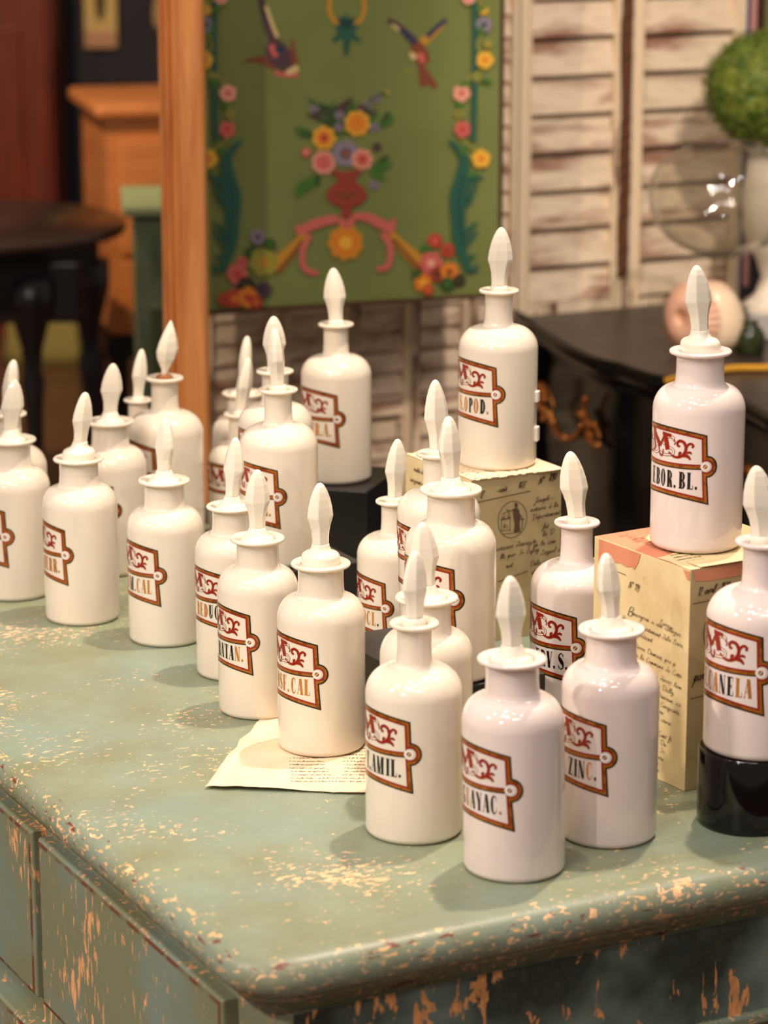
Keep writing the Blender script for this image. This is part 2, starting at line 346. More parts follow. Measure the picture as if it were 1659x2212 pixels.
def plaque_shapes():
    S = []   # (layer, material, polygon)
    o = [plaque_outline(g) for g in (0, .032, .085, .122)]
    for (a, b, m) in ((0, 1, BLK), (1, 2, GLD), (2, 3, RED)):
        for q in ring_between(o[a], o[b]): S.append((1, m, q)); S.append((1, m, mirror(q)))
    for q in [[o[3][i], o[3][i + 1], (o[3][i + 1][0], 0), (o[3][i][0], 0)] for i in range(len(o[3]) - 1)]:
        if abs(q[0][0] - q[1][0]) > 1e-4: pass
    e = HS - .02
    for y0, y1, m in ((.012, .046, RED), (-.046, .012, GLD), (-.070, -.046, BLK)):
        S.append((2, m, [(-e + .1, y0), (e - .1, y0), (e - .1, y1), (-e + .1, y1)]))
    for sg in (1, -1):
        cx = sg * (HS - .05); S.append((3, WHT, circ(cx, 0, .1))); S.append((4, GLD, circ(cx, 0, .05)))
        S.append((5, WHT, [(cx - .035, -.03), (cx - .025, -.038), (cx + .035, .03), (cx + .025, .038)]))
    def sc(pts, w0, w1, m=RED, lay=2, cy=3, halo=True):
        pp = catmull([(x, y, 0) for x, y in pts], 5)
        for sg in (1, -1):
            if halo:
                for q in ribbon(pp, lambda i, d: w0 + (w1 - w0) * sin(pi * i) + .014):
                    q = [(sg * p[0] - .006, p[1] - .006) for p in q]; S.append((lay, GLD, q))
            for q in ribbon(pp, lambda i, d: w0 + (w1 - w0) * sin(pi * i)):
                q = [(sg * p[0], p[1]) for p in q]; S.append((lay + 1, m, q))
    sc([(.24, .27), (.34, .20), (.47, .18), (.59, .24), (.655, .37), (.62, .50), (.53, .545), (.46, .50), (.475, .43), (.52, .43)], .03, .055)
    sc([(.64, .33), (.685, .45), (.75, .50), (.81, .46), (.785, .41)], .03, .042)
    sc([(.48, .20), (.60, .23), (.69, .22), (.76, .15)], .02, .065)
    sc([(.66, .28), (.73, .31), (.78, .28)], .02, .04)
    sc([(.50, .22), (.52, .28), (.56, .28)], .02, .05)
    # interlaced monogram
    def ln(a, b, w, m, lay):
        d = Vector((b[0] - a[0], b[1] - a[1])).normalized(); n = Vector((-d.y, d.x)) * w / 2
        S.append((lay, m, [(a[0] + n.x, a[1] + n.y), (a[0] - n.x, a[1] - n.y), (b[0] - n.x, b[1] - n.y), (b[0] + n.x, b[1] + n.y)]))
    for dx, m, lay, ex in ((0, GLD, 4, .022), (0, RED, 5, 0)):
        ln((-.33, .66), (-.22, .27), .055 + ex, m, lay); ln((-.31, .67), (-.02, .36), .095 + ex, m, lay)
        ln((-.02, .36), (.13, .65), .04 + ex, m, lay); ln((.13, .63), (.21, .31), .105 + ex, m, lay); ln((.05, .645), (.30, .625), .06 + ex, m, lay)
        ln((-.37, .69), (-.22, .66), .04 + ex, m, lay)
    def cv(pts, w, m, lay, halo=0):
        pp = catmull([(x, y, 0) for x, y in pts], 5)
        for q in ribbon(pp, lambda i, d: w): S.append((lay, m, [tuple(p) for p in q]))
    for m, w, lay in ((GLD, .060, 2), (WHT, .026, 3)):
        cv([(.33, .52), (.36, .58), (.30, .60), (.14, .56), (.06, .46), (.22, .38), (.36, .32), (.33, .22), (.12, .19), (-.06, .24), (-.12, .34)], w, m, lay)
        cv([(-.08, .50), (-.26, .52), (-.40, .42), (-.38, .27), (-.24, .19), (-.10, .22), (-.08, .36), (-.18, .37)], w, m, lay)
    cv([(-.10, .44), (-.06, .30), (-.02, .17), (.06, .16), (.08, .30)], .035, RED, 8)
    cv([(.36, .56), (.40, .50), (.38, .44)], .025, RED, 6)
    return S
PLAQUE = plaque_shapes()
STEP = .10
PL_CUT = []
for lay, m, poly in PLAQUE:
    for c in hquad(poly, STEP): PL_CUT.append((lay, m, c))
def text_shapes(text, right, cols, cap=.37, base=-.505, sx=.60):
    """letters end at s = right; cols gives per letter g(old) or k(black)"""
    out = []; x = right; cols = cols[::-1]
    for i, ch in enumerate(text[::-1]):
        if ch == ' ': x -= .03; continue
        P, w = glyph(ch); x -= w * cap * sx
        m = LET if cols[i % len(cols)] == 'g' else BLK
        for p in P:
            for c in hquad([(x + q[0] * cap * sx, base + q[1] * cap) for q in p], STEP): out.append((2, m, c))
        x -= .022
    return out

# ------------------------------------------------------------------ bottles
def bottle_profile(R, H, wide):
    rn = (.515 if wide else .35) * R; rr = (.675 if wide else .505) * R; nk = (.74 if wide else .88) * R; sh = (.56 if wide else .60) * R
    zn = H - nk; zs = zn - sh; p = [(.0, .002), (.78 * R, .001), (.80 * R, 0), (.86 * R, .0005)]
    rb = .14 * R
    for k in range(1, 8):
        a = radians(-90 + 90 * k / 7); p.append((R - rb + rb * cos(a), rb + rb * sin(a)))
    p.append((R, zs * .55)); p.append((R, zs))
    fil = .09 * R; rx = R - rn - fil * .55
    for k in range(1, 15):
        a = radians(90 * k / 15); p.append((R - rx + rx * cos(a) ** .92, zs + sh * .93 * sin(a) ** 1.06))
    p += [(rn + fil * .75, zn - .045 * R), (rn + fil * .3, zn + .01 * R), (rn + .012 * R, zn + .09 * R), (rn, zn + nk * .4), (rn, zn + nk * .7), (rn + .006 * R, H - .13 * R), (rn + .03 * R, H - .095 * R)]
    th = .048 * R
    for k in range(0, 9):
        a = radians(-80 + 160 * k / 8); p.append((rr - th + th * cos(a), H - th + th * sin(a)))
    ri = rn - .085 * R
    p += [(ri + .07 * R, H - .012 * R), (ri + .02 * R, H - .03 * R), (ri, H - .08 * R), (ri, H - .45 * R), (0, H - .46 * R)]
    return p, zs, rn, rr
def stopper_mesh(mb, R, z0, ztop, kind, yaw, hw, th, lean, rn):
    """spear stopper with ground facets; kind: sunk / collar / stem / snapped"""
    c, s = cos(yaw), sin(yaw)
    def put(x, y, z): return (c * x - s * y + lean * (z - z0), s * x + c * y, z)
    if kind in ('sunk', 'collar'):
        rd = rn - .10 * R
        if kind == 'collar':
            rd = .435 * R; prof = [(rd * .9, z0 - .12 * R), (rd, z0 - .05 * R), (rd, z0 + .11 * R), (rd * .985, z0 + .15 * R), (rd * .93, z0 + .195 * R), (rd * .80, z0 + .235 * R), (rd * .6, z0 + .265 * R), (.235 * R, z0 + .30 * R), (.205 * R, z0 + .36 * R), (.20 * R, z0 + .42 * R)]
        else:
            prof = [(rd * .97, z0 - .2 * R), (rd, z0 - .06 * R), (rd * .97, z0 - .02 * R), (rd * .86, z0 + .02 * R), (rd * .7, z0 + .05 * R), (.27 * R, z0 + .10 * R), (.225 * R, z0 + .17 * R), (.20 * R, z0 + .24 * R)]
        mb.lathe(prof, 40); zb = prof[-1][1]; r0 = .20 * R
    elif kind == 'stem':
        mb.lathe([(.235 * R, z0 - .25 * R), (.235 * R, z0 - .01 * R), (.225 * R, z0 + .05 * R), (.20 * R, z0 + .09 * R)], 36); zb = z0 + .09 * R; r0 = .20 * R
    else:
        mb.lathe([(.19 * R, z0 - .2 * R), (.19 * R, z0 + .03 * R)], 32); zb = z0 + .03 * R; r0 = .24 * R
    L = ztop - zb
    rows = [(0, 0, 0), (.10, .02, .05), (.22, .16, .3), (.34, .55, .75), (.43, .97, 1), (.455, 1.0, 1), (.60, .92, .95), (.74, .77, .84), (.86, .57, .68), (.94, .38, .5), (.98, .23, .32), (1.0, .08, .1)]
    if kind == 'snapped': rows = [(0, .25, .3), (.12, .35, .5), (.30, .85, .9), (.42, 1, 1), (.47, 1, 1), (.62, .84, .95), (.78, .56, .75), (.9, .30, .45), (.97, .13, .2), (1, .03, .05)]
    rings = []
    for tt, a, b in rows:
        z = zb + L * tt
        if tt < .5 and kind != 'snapped':
            ha = r0 + (hw - r0) * a; hb = r0 * .92 + (th - r0 * .92) * b; f = b
        else: ha = hw * a; hb = th * b; f = 1
        pts = []
        hexs = [(1, .22), (.5, 1), (-.5, 1), (-1, .22), (-1, -.22), (-.5, -1), (.5, -1), (1, -.22)]
        for k, (hx, hy) in enumerate(hexs):
            ang = [10, 60, 120, 170, 190, 240, 300, 350][k]; cx, cy = cos(radians(ang)), sin(radians(ang))
            pts.append(put((cx + (hx - cx) * f) * ha, (cy + (hy - cy) * f) * hb, z))
        rings.append(pts)
    k0 = len(mb.f); mb.loft(rings, 0, False)
    for i in range(k0, len(mb.f)): mb.sm[i] = False
BOT = []
def bottle(label, bx, by, z0, rpx, rim_y, wide, stop, tip, edge=None, tab_y=None, text='', cols='g', yaw=0, rimx=None, Yc=None, mt='milk', hw=.31, th=.19, group='milk glass apothecary bottles with spear stoppers'):
    if Yc is None:
        Y = at(bx, by, z0).y; R = rpx / FPX * Y
        for _ in range(4):
            yc = Y + R * .86; w = yc * cos(PITCH) + (CZ - z0) * sin(PITCH); R = rpx / FPX * w
    else:
        yc = Yc; w = yc * cos(PITCH) + (CZ - z0) * sin(PITCH); R = rpx / FPX * w
    zm = z0 + .07; w2 = yc * cos(PITCH) + (CZ - zm) * sin(PITCH); R = rpx / FPX * w2; X = xat(bx, yc, z0)
    H = zat(yc, rim_y) - z0
    lean = 0
    if rimx is not None: lean = (xat(rimx, yc, z0 + H) - X) / H
    root = empty('apothecary_bottle', (X, yc, z0)); tag(root, label, 'bottle', group)
    prof, zs, rn, rr = bottle_profile(R, H, wide)
    mb = MB(); mb.lathe(prof, 88); mb.v = [(x + lean * z, y, z) for x, y, z in mb.v]; mb.build('bottle_body', M[mt], root)
    ztip = zat(yc, tip[1]) - z0; xt = xat(tip[0], yc, z0 + ztip) - X; sl = (xt - lean * H) / (ztip - H)
    face = atan2(X, yc)
    mb = MB(); stopper_mesh(mb, R, H, ztip, stop, radians(yaw) - face, hw * R, th * R, 0, rn)
    mb.v = [(x + lean * H + sl * (z - H), y, z) for x, y, z in mb.v]
    mb.build('stopper', M['stopper'], root, bevel=.0011)
    if stop == 'snapped':
        mb = MB(); mb.lathe([(.20 * R, H - .1 * R), (.22 * R, H + .01 * R), (.19 * R, H + .035 * R), (.1 * R, H + .04 * R)], 20); mb.v = [(x + lean * H, y, z) for x, y, z in mb.v]
        o = mb.build('cork', mat('old_cork', (150, 92, 50), .8), root); o['label'] = 'brown cork plug'
    if edge is not None:
        ph = math.asin(max(-.99, min(.99, (edge - bx) / rpx))); cen = ph - HS * .98
        Yt = yc - R * cos(ph); zt = zat(Yt, tab_y) - z0
        mb = MB()
        for lay, m, c in PL_CUT + text_shapes(text, HS - .20, cols):
            idx = []
            for s_, t_ in c:
                a = cen + s_ - face; rr_ = R + .00012 + lay * .00005; zz = zt + t_ * R
                idx.append(mb.vert((rr_ * sin(a) + lean * zz, -rr_ * cos(a), zz)))
            mb.face(idx, m, True)
        o = mb.build('painted_label', [M['ink'], M['gold'], M['red'], M['white'], M['gold_letter']], root, recalc=False)
        b = bmesh.new(); b.from_mesh(o.data)
        for f in b.faces:
            n = f.normal; q = f.calc_center_median()
            if n.x * (q.x - lean * q.z) + n.y * q.y < 0: f.normal_flip()
        b.to_mesh(o.data); b.free()
    BOT.append((root, X, yc, R, H)); return root, X, yc, R, H

# ------------------------------------------------------------------ handwriting
HW = {
'a': (1.15, [[(.9,.85),(.5,1),(.1,.55),(.35,.02),(.75,.4),(.9,.95),(.85,.1),(1.15,.1)]]),
'b': (.95, [[(0,.1),(.45,1.2),(.5,2),(.25,1.7),(.2,.2),(.5,0),(.8,.5),(.6,.9),(.95,.8)]]),
'c': (.85, [[(.8,.8),(.5,1),(.1,.5),(.4,0),(.85,.2)]]),
'd': (1.1, [[(.8,.85),(.5,1),(.1,.5),(.35,0),(.8,.5),(.95,1.6),(.6,2.1),(.2,1.9)]]),
'e': (.85, [[(0,.2),(.6,.6),(.6,.95),(.35,1),(.15,.4),(.45,0),(.85,.2)]]),
'f': (.7, [[(0,.1),(.5,1),(.6,1.9),(.4,2.1),(.3,1),(.2,-.8),(0,-1),(.1,-.5),(.7,.2)]]),
'g': (1.1, [[(.85,.85),(.5,1),(.1,.5),(.35,.05),(.8,.6),(.85,.9),(.75,-.6),(.4,-1),(.2,-.7),(1.1,.2)]]),
'h': (1.05, [[(0,.1),(.5,1.5),(.45,2.1),(.2,1.5),(.15,0),(.5,.95),(.75,.8),(.75,.1),(1.05,.15)]]),
'i': (.55, [[(0,.2),(.3,1),(.25,.1),(.55,.15)],[(.4,1.4),(.45,1.55)]]),
'l': (.55, [[(0,.1),(.45,1.4),(.4,2.1),(.2,1.6),(.2,.2),(.55,.15)]]),
'm': (1.35, [[(0,.3),(.2,1),(.15,0),(.5,1),(.6,.8),(.55,0),(.9,1),(1.0,.8),(.95,.1),(1.35,.2)]]),
'n': (1.0, [[(0,.3),(.2,1),(.15,0),(.55,1),(.65,.8),(.6,.1),(1.0,.2)]]),
'o': (.9, [[(.6,.95),(.3,1),(.1,.4),(.35,0),(.7,.5),(.55,.95),(.9,.8)]]),
'p': (1.05, [[(0,.3),(.3,1.1),(.1,-1),(.3,.6),(.7,1),(.8,.5),(.5,0),(.35,.2),(1.05,.2)]]),
'q': (1.1, [[(.8,.85),(.45,1),(.1,.5),(.35,0),(.8,.8),(.7,-1),(.9,-.3),(1.1,.2)]]),
'r': (.8, [[(0,.3),(.25,1.1),(.35,.9),(.6,.95),(.5,.2),(.8,.15)]]),
's': (.75, [[(0,.1),(.4,1.1),(.55,.4),(.3,0),(.1,.15),(.75,.15)]]),
't': (.6, [[(0,.2),(.35,1.6),(.25,.1),(.6,.15)],[(.1,1.1),(.6,1.2)]]),
'u': (1.0, [[(0,.3),(.2,1),(.2,.1),(.5,.1),(.75,1),(.7,.1),(1.0,.15)]]),
'v': (.95, [[(0,.3),(.2,1),(.35,0),(.7,.9),(.95,.9)]]),
'y': (1.0, [[(0,.3),(.2,1),(.25,.2),(.5,.2),(.8,1),(.6,-.8),(.3,-1),(.2,-.7),(1.0,.2)]]),
'A': (1.4, [[(0,0),(.9,2),(1.0,0)],[(.2,.8),(1.2,.9)]]),
'B': (1.5, [[(.3,0),(.5,2),(1.2,2),(1.2,1.2),(.5,1),(1.4,.8),(1.1,0),(.2,.1)]]),
'C': (1.2, [[(1.1,1.8),(.7,2.1),(.1,1),(.5,-.1),(1.2,.3)]]),
'D': (1.6, [[(.5,2),(.4,0),(1.2,.2),(1.5,1.4),(.8,2.2),(0,1.8),(.1,1.4)]]),
'J': (1.0, [[(.1,1.6),(.6,2.1),(.9,2),(.6,.5),(.3,-1),(0,-.8),(.9,.3)]]),
'L': (1.2, [[(.3,1.4),(.8,2.1),(.5,1.2),(.1,.1),(.6,0),(1.2,.2)]]),
'M': (1.8, [[(0,0),(.5,2),(.7,.2),(1.3,2),(1.4,0),(1.8,.2)]]),
'N': (1.5, [[(0,-.2),(.4,2),(.8,0),(1.3,2.1)]]),
'O': (1.4, [[(.7,2),(.1,1),(.6,0),(1.2,1),(.8,2),(.4,1.7)]]),
'P': (1.2, [[(.3,-.2),(.5,2),(1.2,1.8),(1.1,1),(.5,.9)]]),
'S': (1.1, [[(1.0,1.8),(.6,2.1),(.4,1.4),(.8,.8),(.5,0),(0,.2)]]),
'T': (1.2, [[(.1,1.8),(1.3,2)],[(.7,2),(.5,0),(.2,.1)]]),
'0': (.95, [[(.5,2),(.1,1),(.4,0),(.8,1),(.5,2)]]), '1': (.6, [[(.1,1.5),(.4,2),(.35,0)]]),
'2': (.95, [[(.1,1.6),(.5,2),(.7,1.4),(.1,0),(.9,.1)]]), '5': (.9, [[(.8,2),(.3,1.9),(.2,1.1),(.7,1),(.6,.1),(.1,.1)]]),
'7': (.95, [[(.1,1.8),(.8,2),(.4,.8),(.2,-.4)]]), '8': (.95, [[(.7,1.7),(.4,2),(.2,1.5),(.7,.6),(.4,0),(.1,.5),(.7,1.7)]]),
'9': (.95, [[(.7,1.6),(.4,2),(.1,1.4),(.4,1),(.75,1.7),(.5,-.3)]]), '6': (.95, [[(.8,2),(.2,1),(.4,0),(.8,.5),(.2,.8)]]),
'.': (.4, [[(.1,0),(.15,.1),(.2,.02)]]), ',': (.4, [[(.15,.1),(.1,-.3)]]), "'": (.3, [[(.1,2),(.05,1.6)]]), '-': (1.0, [[(.1,.6),(.9,.6)]]), '_': (1.6, [[(0,.5),(1.6,.55)]]), 'o.': (.5, [])}
ACC = {'é': 'e', 'è': 'e', 'à': 'a', 'û': 'u', '°': None}
def write(mb, frame, x, y, text, h, w=.07, slope=0, mi=0, wob=.06, xs=1.0):
    """frame(x, y) -> 3-D point; x right, y down, h = x-height"""
    x0 = x
    for ch in text:
        if ch == ' ': x += h * .8 * xs; continue
        if ch == '°': strokes, adv = [[(.3 + .22 * cos(k), 1.8 + .25 * sin(k)) for k in (0, 1.2, 2.4, 3.6, 4.8, 6.28)]], .6
        else:
            b = ACC.get(ch, ch); adv, strokes = HW.get(b, HW['n']); strokes = list(strokes)
            if ch in 'éèàû': strokes.append([(.5, 1.4), (.8, 1.8)] if ch == 'é' else [(.4, 1.8), (.65, 1.4)])
        for st in strokes:
            pts = []
            for sx, sy in st:
                sx += random.uniform(-wob, wob); sy += random.uniform(-wob, wob)
                pts.append((x + (sx * xs + .42 * sy) * h * .8, y + slope * (x - x0) - sy * h, 0))
            pp = catmull(pts, 4)
            for q in ribbon(pp, lambda i, d: h * (w + .11 * max(0, abs(d.y)) ** 2)): mb.poly([frame(p[0], p[1]) for p in q], mi)
        x += adv * h * .8 * xs
    return x
def line2(mb, frame, a, b, w, mi=0):
    d = Vector((b[0] - a[0], b[1] - a[1])).normalized(); n = Vector((-d.y, d.x)) * w / 2
    mb.poly([frame(a[0] + n.x, a[1] + n.y), frame(a[0] - n.x, a[1] - n.y), frame(b[0] - n.x, b[1] - n.y), frame(b[0] + n.x, b[1] + n.y)], mi)
def curve2(mb, frame, pts, w, mi=0, n=5):
    for q in ribbon(catmull([(p[0], p[1], 0) for p in pts], n), lambda i, d: w): mb.poly([frame(p[0], p[1]) for p in q], mi)
def ring2(mb, frame, cx, cy, r, w, mi=0, n=40, ry=1):
    for k in range(n):
        a, b = 2 * pi * k / n, 2 * pi * (k + 1) / n
        mb.poly([frame(cx + r * cos(a), cy + ry * r * sin(a)), frame(cx + r * cos(b), cy + ry * r * sin(b)), frame(cx + (r - w) * cos(b), cy + ry * (r - w) * sin(b)), frame(cx + (r - w) * cos(a), cy + ry * (r - w) * sin(a))], mi)

# ------------------------------------------------------------------ room shell
mfloor = mat('brown_floor', (96, 64, 44), .4); t = NT(mfloor); v = t.coord((1, 1, 1)); w_ = t.add('ShaderNodeTexBrick'); w_.inputs['Scale'].default_value = 1.6
w_.inputs['Color1'].default_value = s2l((112, 74, 50)); w_.inputs['Color2'].default_value = s2l((92, 60, 42)); w_.inputs['Mortar'].default_value = s2l((50, 34, 24)); w_.inputs['Mortar Size'].default_value = .006
w_.inputs['Brick Width'].default_value = 1.8; w_.inputs['Row Height'].default_value = .22; t.l.new(v, w_.inputs[0]); t.col(t.mix(.4, w_.outputs[0], t.ramp(t.noise(v, 14, 4), ((0, s2l((70, 46, 32))), (1, s2l((120, 84, 60)))))))
mb = MB(); mb.box((0, 4.2, -.05), (8, 12.2, .1)); tag(mb.build('floor', mfloor), kind='structure')
mnavy = mat('navy_wall_paint', (30, 27, 38), .7); t = NT(mnavy); t.bump(t.noise(t.coord(), 30, 3), .1, .002)
mb = MB(); mb.box((0, 9.4, 1.6), (8, .1, 3.2)); tag(mb.build('wall_back', mnavy), kind='structure')

# ------------------------------------------------------------------ the green painted chest
TH_ = radians(27.5); LX, LY = .74, 1.42; TZ = .80
chest = empty('painted_chest', (-.106, 2.045, 0), TH_)
tag(chest, 'sage green chest of drawers with chipped paint under all the white bottles', 'chest of drawers')
mb = MB(); rings = []
prof = [(.030, .7445), (.030, .757), (.022, .758), (.016, .760), (.0125, .763), (.012, .7655), (.008, .767), (.003, .7715), (0, .779), (.0005, .786), (.004, .793), (.009, .7975), (.015, .7995), (.021, .80), (.05, .80)]
for g, z in prof:
    rings.append([(x, y, z) for x, y in rrect(LX / 2 - g, LY / 2 - g, max(.012, .058 - g), 12, (LX / 2, LY / 2))])
mb.loft(rings, 0, True, capb=True, capt=False)
for i, f in enumerate(mb.f): mb.m[i] = 1
idx = [mb.vert(p) for p in rings[-1]]; mb.face(idx, 0, True)
nr = len(rings[0]); 
for i in range(nr * 12, nr * 14): mb.m[i] = 0
mb.build('chest_top', [M['top'], M['lip']], chest)
def body_out(g):
    x0, x1, y0, y1 = .03 + g, LX - .03 - g, .028 + g, LY - .028 - g
    return [(x0 + .022, y0), (x1 - .022, y0), (x1, y0 + .04), (x1, y1 - .04), (x1 - .022, y1), (x0 + .022, y1), (x0, y1 - .04), (x0, y0 + .042)]
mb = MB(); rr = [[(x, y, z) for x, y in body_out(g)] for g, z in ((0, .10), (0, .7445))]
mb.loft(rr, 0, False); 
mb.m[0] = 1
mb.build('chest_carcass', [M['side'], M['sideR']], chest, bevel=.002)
mb = MB(); mb.box((LX / 2, .0245, .650), (LX - .12, .009, .012)); mb.build('side_moulding', M['lip'], chest, bevel=.003)
for zi, (z0, z1) in enumerate(((.571, .741), (.372, .538), (.150, .345))):
    for yi, (y0, y1) in enumerate(((.086, .507), (.524, .945), (.962, 1.335))):
        mb = MB(); xf = .0155 - (.004 if zi else 0); e = .0065
        r0 = [(.031, y0, z0), (.031, y1, z0), (.031, y1, z1), (.031, y0, z1)]
        r1 = [(xf + .002, y0, z0), (xf + .002, y1, z0), (xf + .002, y1, z1), (xf + .002, y0, z1)]
        r2 = [(xf, y0 + .0025, z0 + .0025), (xf, y1 - .0025, z0 + .0025), (xf, y1 - .0025, z1 - .0025), (xf, y0 + .0025, z1 - .0025)]
        r3 = [(xf - .0006, y0 + e, z0 + e), (xf - .0006, y1 - e, z0 + e), (xf - .0006, y1 - e, z1 - e), (xf - .0006, y0 + e, z1 - e)]
        r4 = [(xf + .0008, y0 + e + .002, z0 + e + .002), (xf + .0008, y1 - e - .002, z0 + e + .002), (xf + .0008, y1 - e - .002, z1 - e - .002), (xf + .0008, y0 + e + .002, z1 - e - .002)]
        mb.loft([r0, r1, r2, r3], 0, False)
        for i in range(8, 12): mb.m[i] = 1
        mb.build('drawer', [M['side'], M['worn']], chest, bevel=.0012)
for x in (.075, LX - .075):
    for y in (.075, LY - .075):
        mb = MB(); mb.lathe([(.018, 0), (.022, .01), (.034, .04), (.040, .07), (.036, .09), (.030, .10)], 24, (x, y, 0)); mb.build('bun_foot', M['side'], chest)

# ------------------------------------------------------------------ black risers
def riser(corner, ang, w, d, z0, z1, label, name='display_riser'):
    a = radians(ang); u = Vector((cos(a), sin(a), 0)); b = Vector((-sin(a), cos(a), 0)); c = Vector((corner[0], corner[1], z0)) + u * (w / 2) + b * (d / 2)
    r = empty(name, c, a); tag(r, label, 'display block', 'black display blocks under the bottles')
    mb = MB(); mb.box((0, 0, (z1 - z0) / 2), (w, d, z1 - z0)); mb.build('block', M['black'], r, bevel=.0016); return r
riser((.0475, 2.516), 28.8, .122, .206, .8, .88, 'low matt black display block in the middle, its front corner behind the T.AMIL. bottle')
r = riser((-.0236, 2.982), 28, .125, .19, .8, .88, 'black display block under the two tall bottles left of centre')
r.location.x -= .125 * cos(radians(28)); r.location.y -= .125 * sin(radians(28))
r = riser((-.0208, 3.285), -17, .122, .13, .8, .885, 'rearmost black display block, under the TR.A. bottle')
r.location.x -= .122 * cos(radians(17)); r.location.y += .122 * sin(radians(17))

# ------------------------------------------------------------------ old paper under one bottle
def in_world(obj): return obj
pap = empty('old_letter', (-.08, 2.57, TZ)); tag(pap, 'yellowed handwritten sheet lying on the green chest under one bottle', 'paper')
cor = [Vector((-.1654, 2.4693)), Vector((.004, 2.4545)), Vector((.015, 2.668)), Vector((-.118, 2.688))]
NX, NY = 40, 34; mb = MB(); G = []
for j in range(NY + 1):
    row = []
    for i in range(NX + 1):
        a, b = i / NX, j / NY; p = cor[0].lerp(cor[1], a).lerp(cor[3].lerp(cor[2], a), b)
        if j == 0: p += Vector((0, 1)) * (.0022 * noise.noise(Vector((i * .35, 1, 0))) + (-.002 if .68 < a < 1 else 0))
        if i == 0: p += Vector((1, 0)) * (.0035 * noise.noise(Vector((j * .25, 7, 0))) - .004 * sin(pi * b))
        z = .0009 + .0022 * exp(-b * 16) * (1 + .6 * sin(a * 7)) + .0002 * sin(a * 19 + b * 5)
        row.append(mb.vert((p.x + .08, p.y - 2.57, z)))
    G.append(row)
for j in range(NY):
    for i in range(NX): mb.face((G[j][i], G[j][i + 1], G[j + 1][i + 1], G[j + 1][i]), 0, True)
o = mb.build('sheet', M['paper_cream'], pap); md = o.modifiers.new('thick', 'SOLIDIFY'); md.thickness = .0005; md.offset = -1
mb = MB(); fr = lambda x, y: (x + .08, y - 2.57, .0015 + .0022 * exp(-max(0, (y - 2.462) / .21) * 16) * 1.2)
random.seed(3)
words = 'par devant le notaire royal a la residence de saint et les temoins soussignes fut present lequel a vendu cede quitte et delaisse avec promesse de garantir de tous troubles la somme de cent livres'.split()
for k in range(17):
    y = 2.640 - k * .0096; x = -.085 + random.uniform(-.002, .004) + (.008 if k < 3 else 0) - (.016 if k > 8 else 0)
    while x < -.004:
        x = write(mb, lambda a, b: fr(a, 2 * y - b), x, y, random.choice(words), .0014, .13, 0) + .0012
mb.build('handwriting', M['brownink'], pap, recalc=False)

# ------------------------------------------------------------------ boxes covered with old letters
def paper_box(label, N, ang, w, d, h):
    a = radians(ang); u = Vector((cos(a), sin(a), 0)); b = Vector((-sin(a), cos(a), 0)); c = Vector((N[0], N[1], TZ)) + u * (w / 2) + b * (d / 2)
    r = empty('paper_covered_box', c, a); return tag(r, label, 'box', 'boxes covered with old letters')
# tall one on the right
w = d = .147; h = .2115; bx2 = paper_box('tall box pasted with old French letters, bare salmon corner, holding the EBOR.BL. bottle', (.2772, 2.4635), 32, w, d, h)
e = .0006
mb = MB(); mb.box((0, 0, h / 2), (w, d, h)); mb.m[4] = 0
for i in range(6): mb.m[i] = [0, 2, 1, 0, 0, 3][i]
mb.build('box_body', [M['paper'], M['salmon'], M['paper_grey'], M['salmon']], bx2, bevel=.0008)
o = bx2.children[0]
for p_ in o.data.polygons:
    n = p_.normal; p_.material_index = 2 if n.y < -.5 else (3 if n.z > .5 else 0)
fl = lambda x, y: (-w / 2 - e, d / 2 - x, h - y)           # left face: x from far to near edge, y down
frt = lambda x, y: (-w / 2 + x, -d / 2 - e, h - y)          # right face
ft = lambda x, y: (-w / 2 + x, -d / 2 + y, h + e)           # top
mb = MB(); top = [(.147, .0)] + [(.0, .0), (.0, .018), (.002, .034), (.0, .05), (.012, .052), (.03, .058), (.04, .072), (.036, .084), (.030, .098), (.034, .112), (.045, .122), (.058, .130), (.07, .147), (.147, .147)]
mb.poly([ft(x, y) for x, y in top]); mb.build('top_sheet', M['paper'], bx2)
mb = MB()   # torn bare strip on the upper left of the left face
mb.poly([fl(x, y) for x, y in [(.008, .001), (.073, .001), (.070, .010), (.064, .018), (.060, .0165), (.052, .0185), (.042, .017), (.034, .0185), (.026, .0155), (.018, .017), (.012, .024), (.008, .026)]])
mb.poly([frt(x, y) for x, y in [(.002, .001), (.146, .001), (.146, .006), (.11, .0105), (.07, .0125), (.02, .0125), (.006, .0105)]])
mb.poly([fl(x, y) for x, y in [(.137, .001), (.1465, .001), (.1465, .010), (.142, .0085)]])
o = mb.build('bare_board', M['salmon'], bx2); o['label'] = 'salmon board showing where the paper has torn off'
mb = MB(); g = []
for i in range(13):
    x = .012 + .134 * i / 12; lift = .010 * sin(pi * i / 12) ** .8; g.append((x, lift))
for (xa, la), (xb, lb) in zip(g, g[1:]):
    mb.poly([(-w / 2 + xa, -d / 2 + .022, h + .0012), (-w / 2 + xb, -d / 2 + .022, h + .0012), (-w / 2 + xb, -d / 2 - .007 * (lb / .01), h + .0014 + lb * .15), (-w / 2 + xa, -d / 2 - .007 * (la / .01), h + .0014 + la * .15)])
o = mb.build('curled_paper_flap', M['paper'], bx2); md = o.modifiers.new('thick', 'SOLIDIFY'); md.thickness = .0006
random.seed(11); mb = MB(); e = .0011
write(mb, fl, .056, .037, 'N° 119', .0034, .10, .04, xs=1.1)
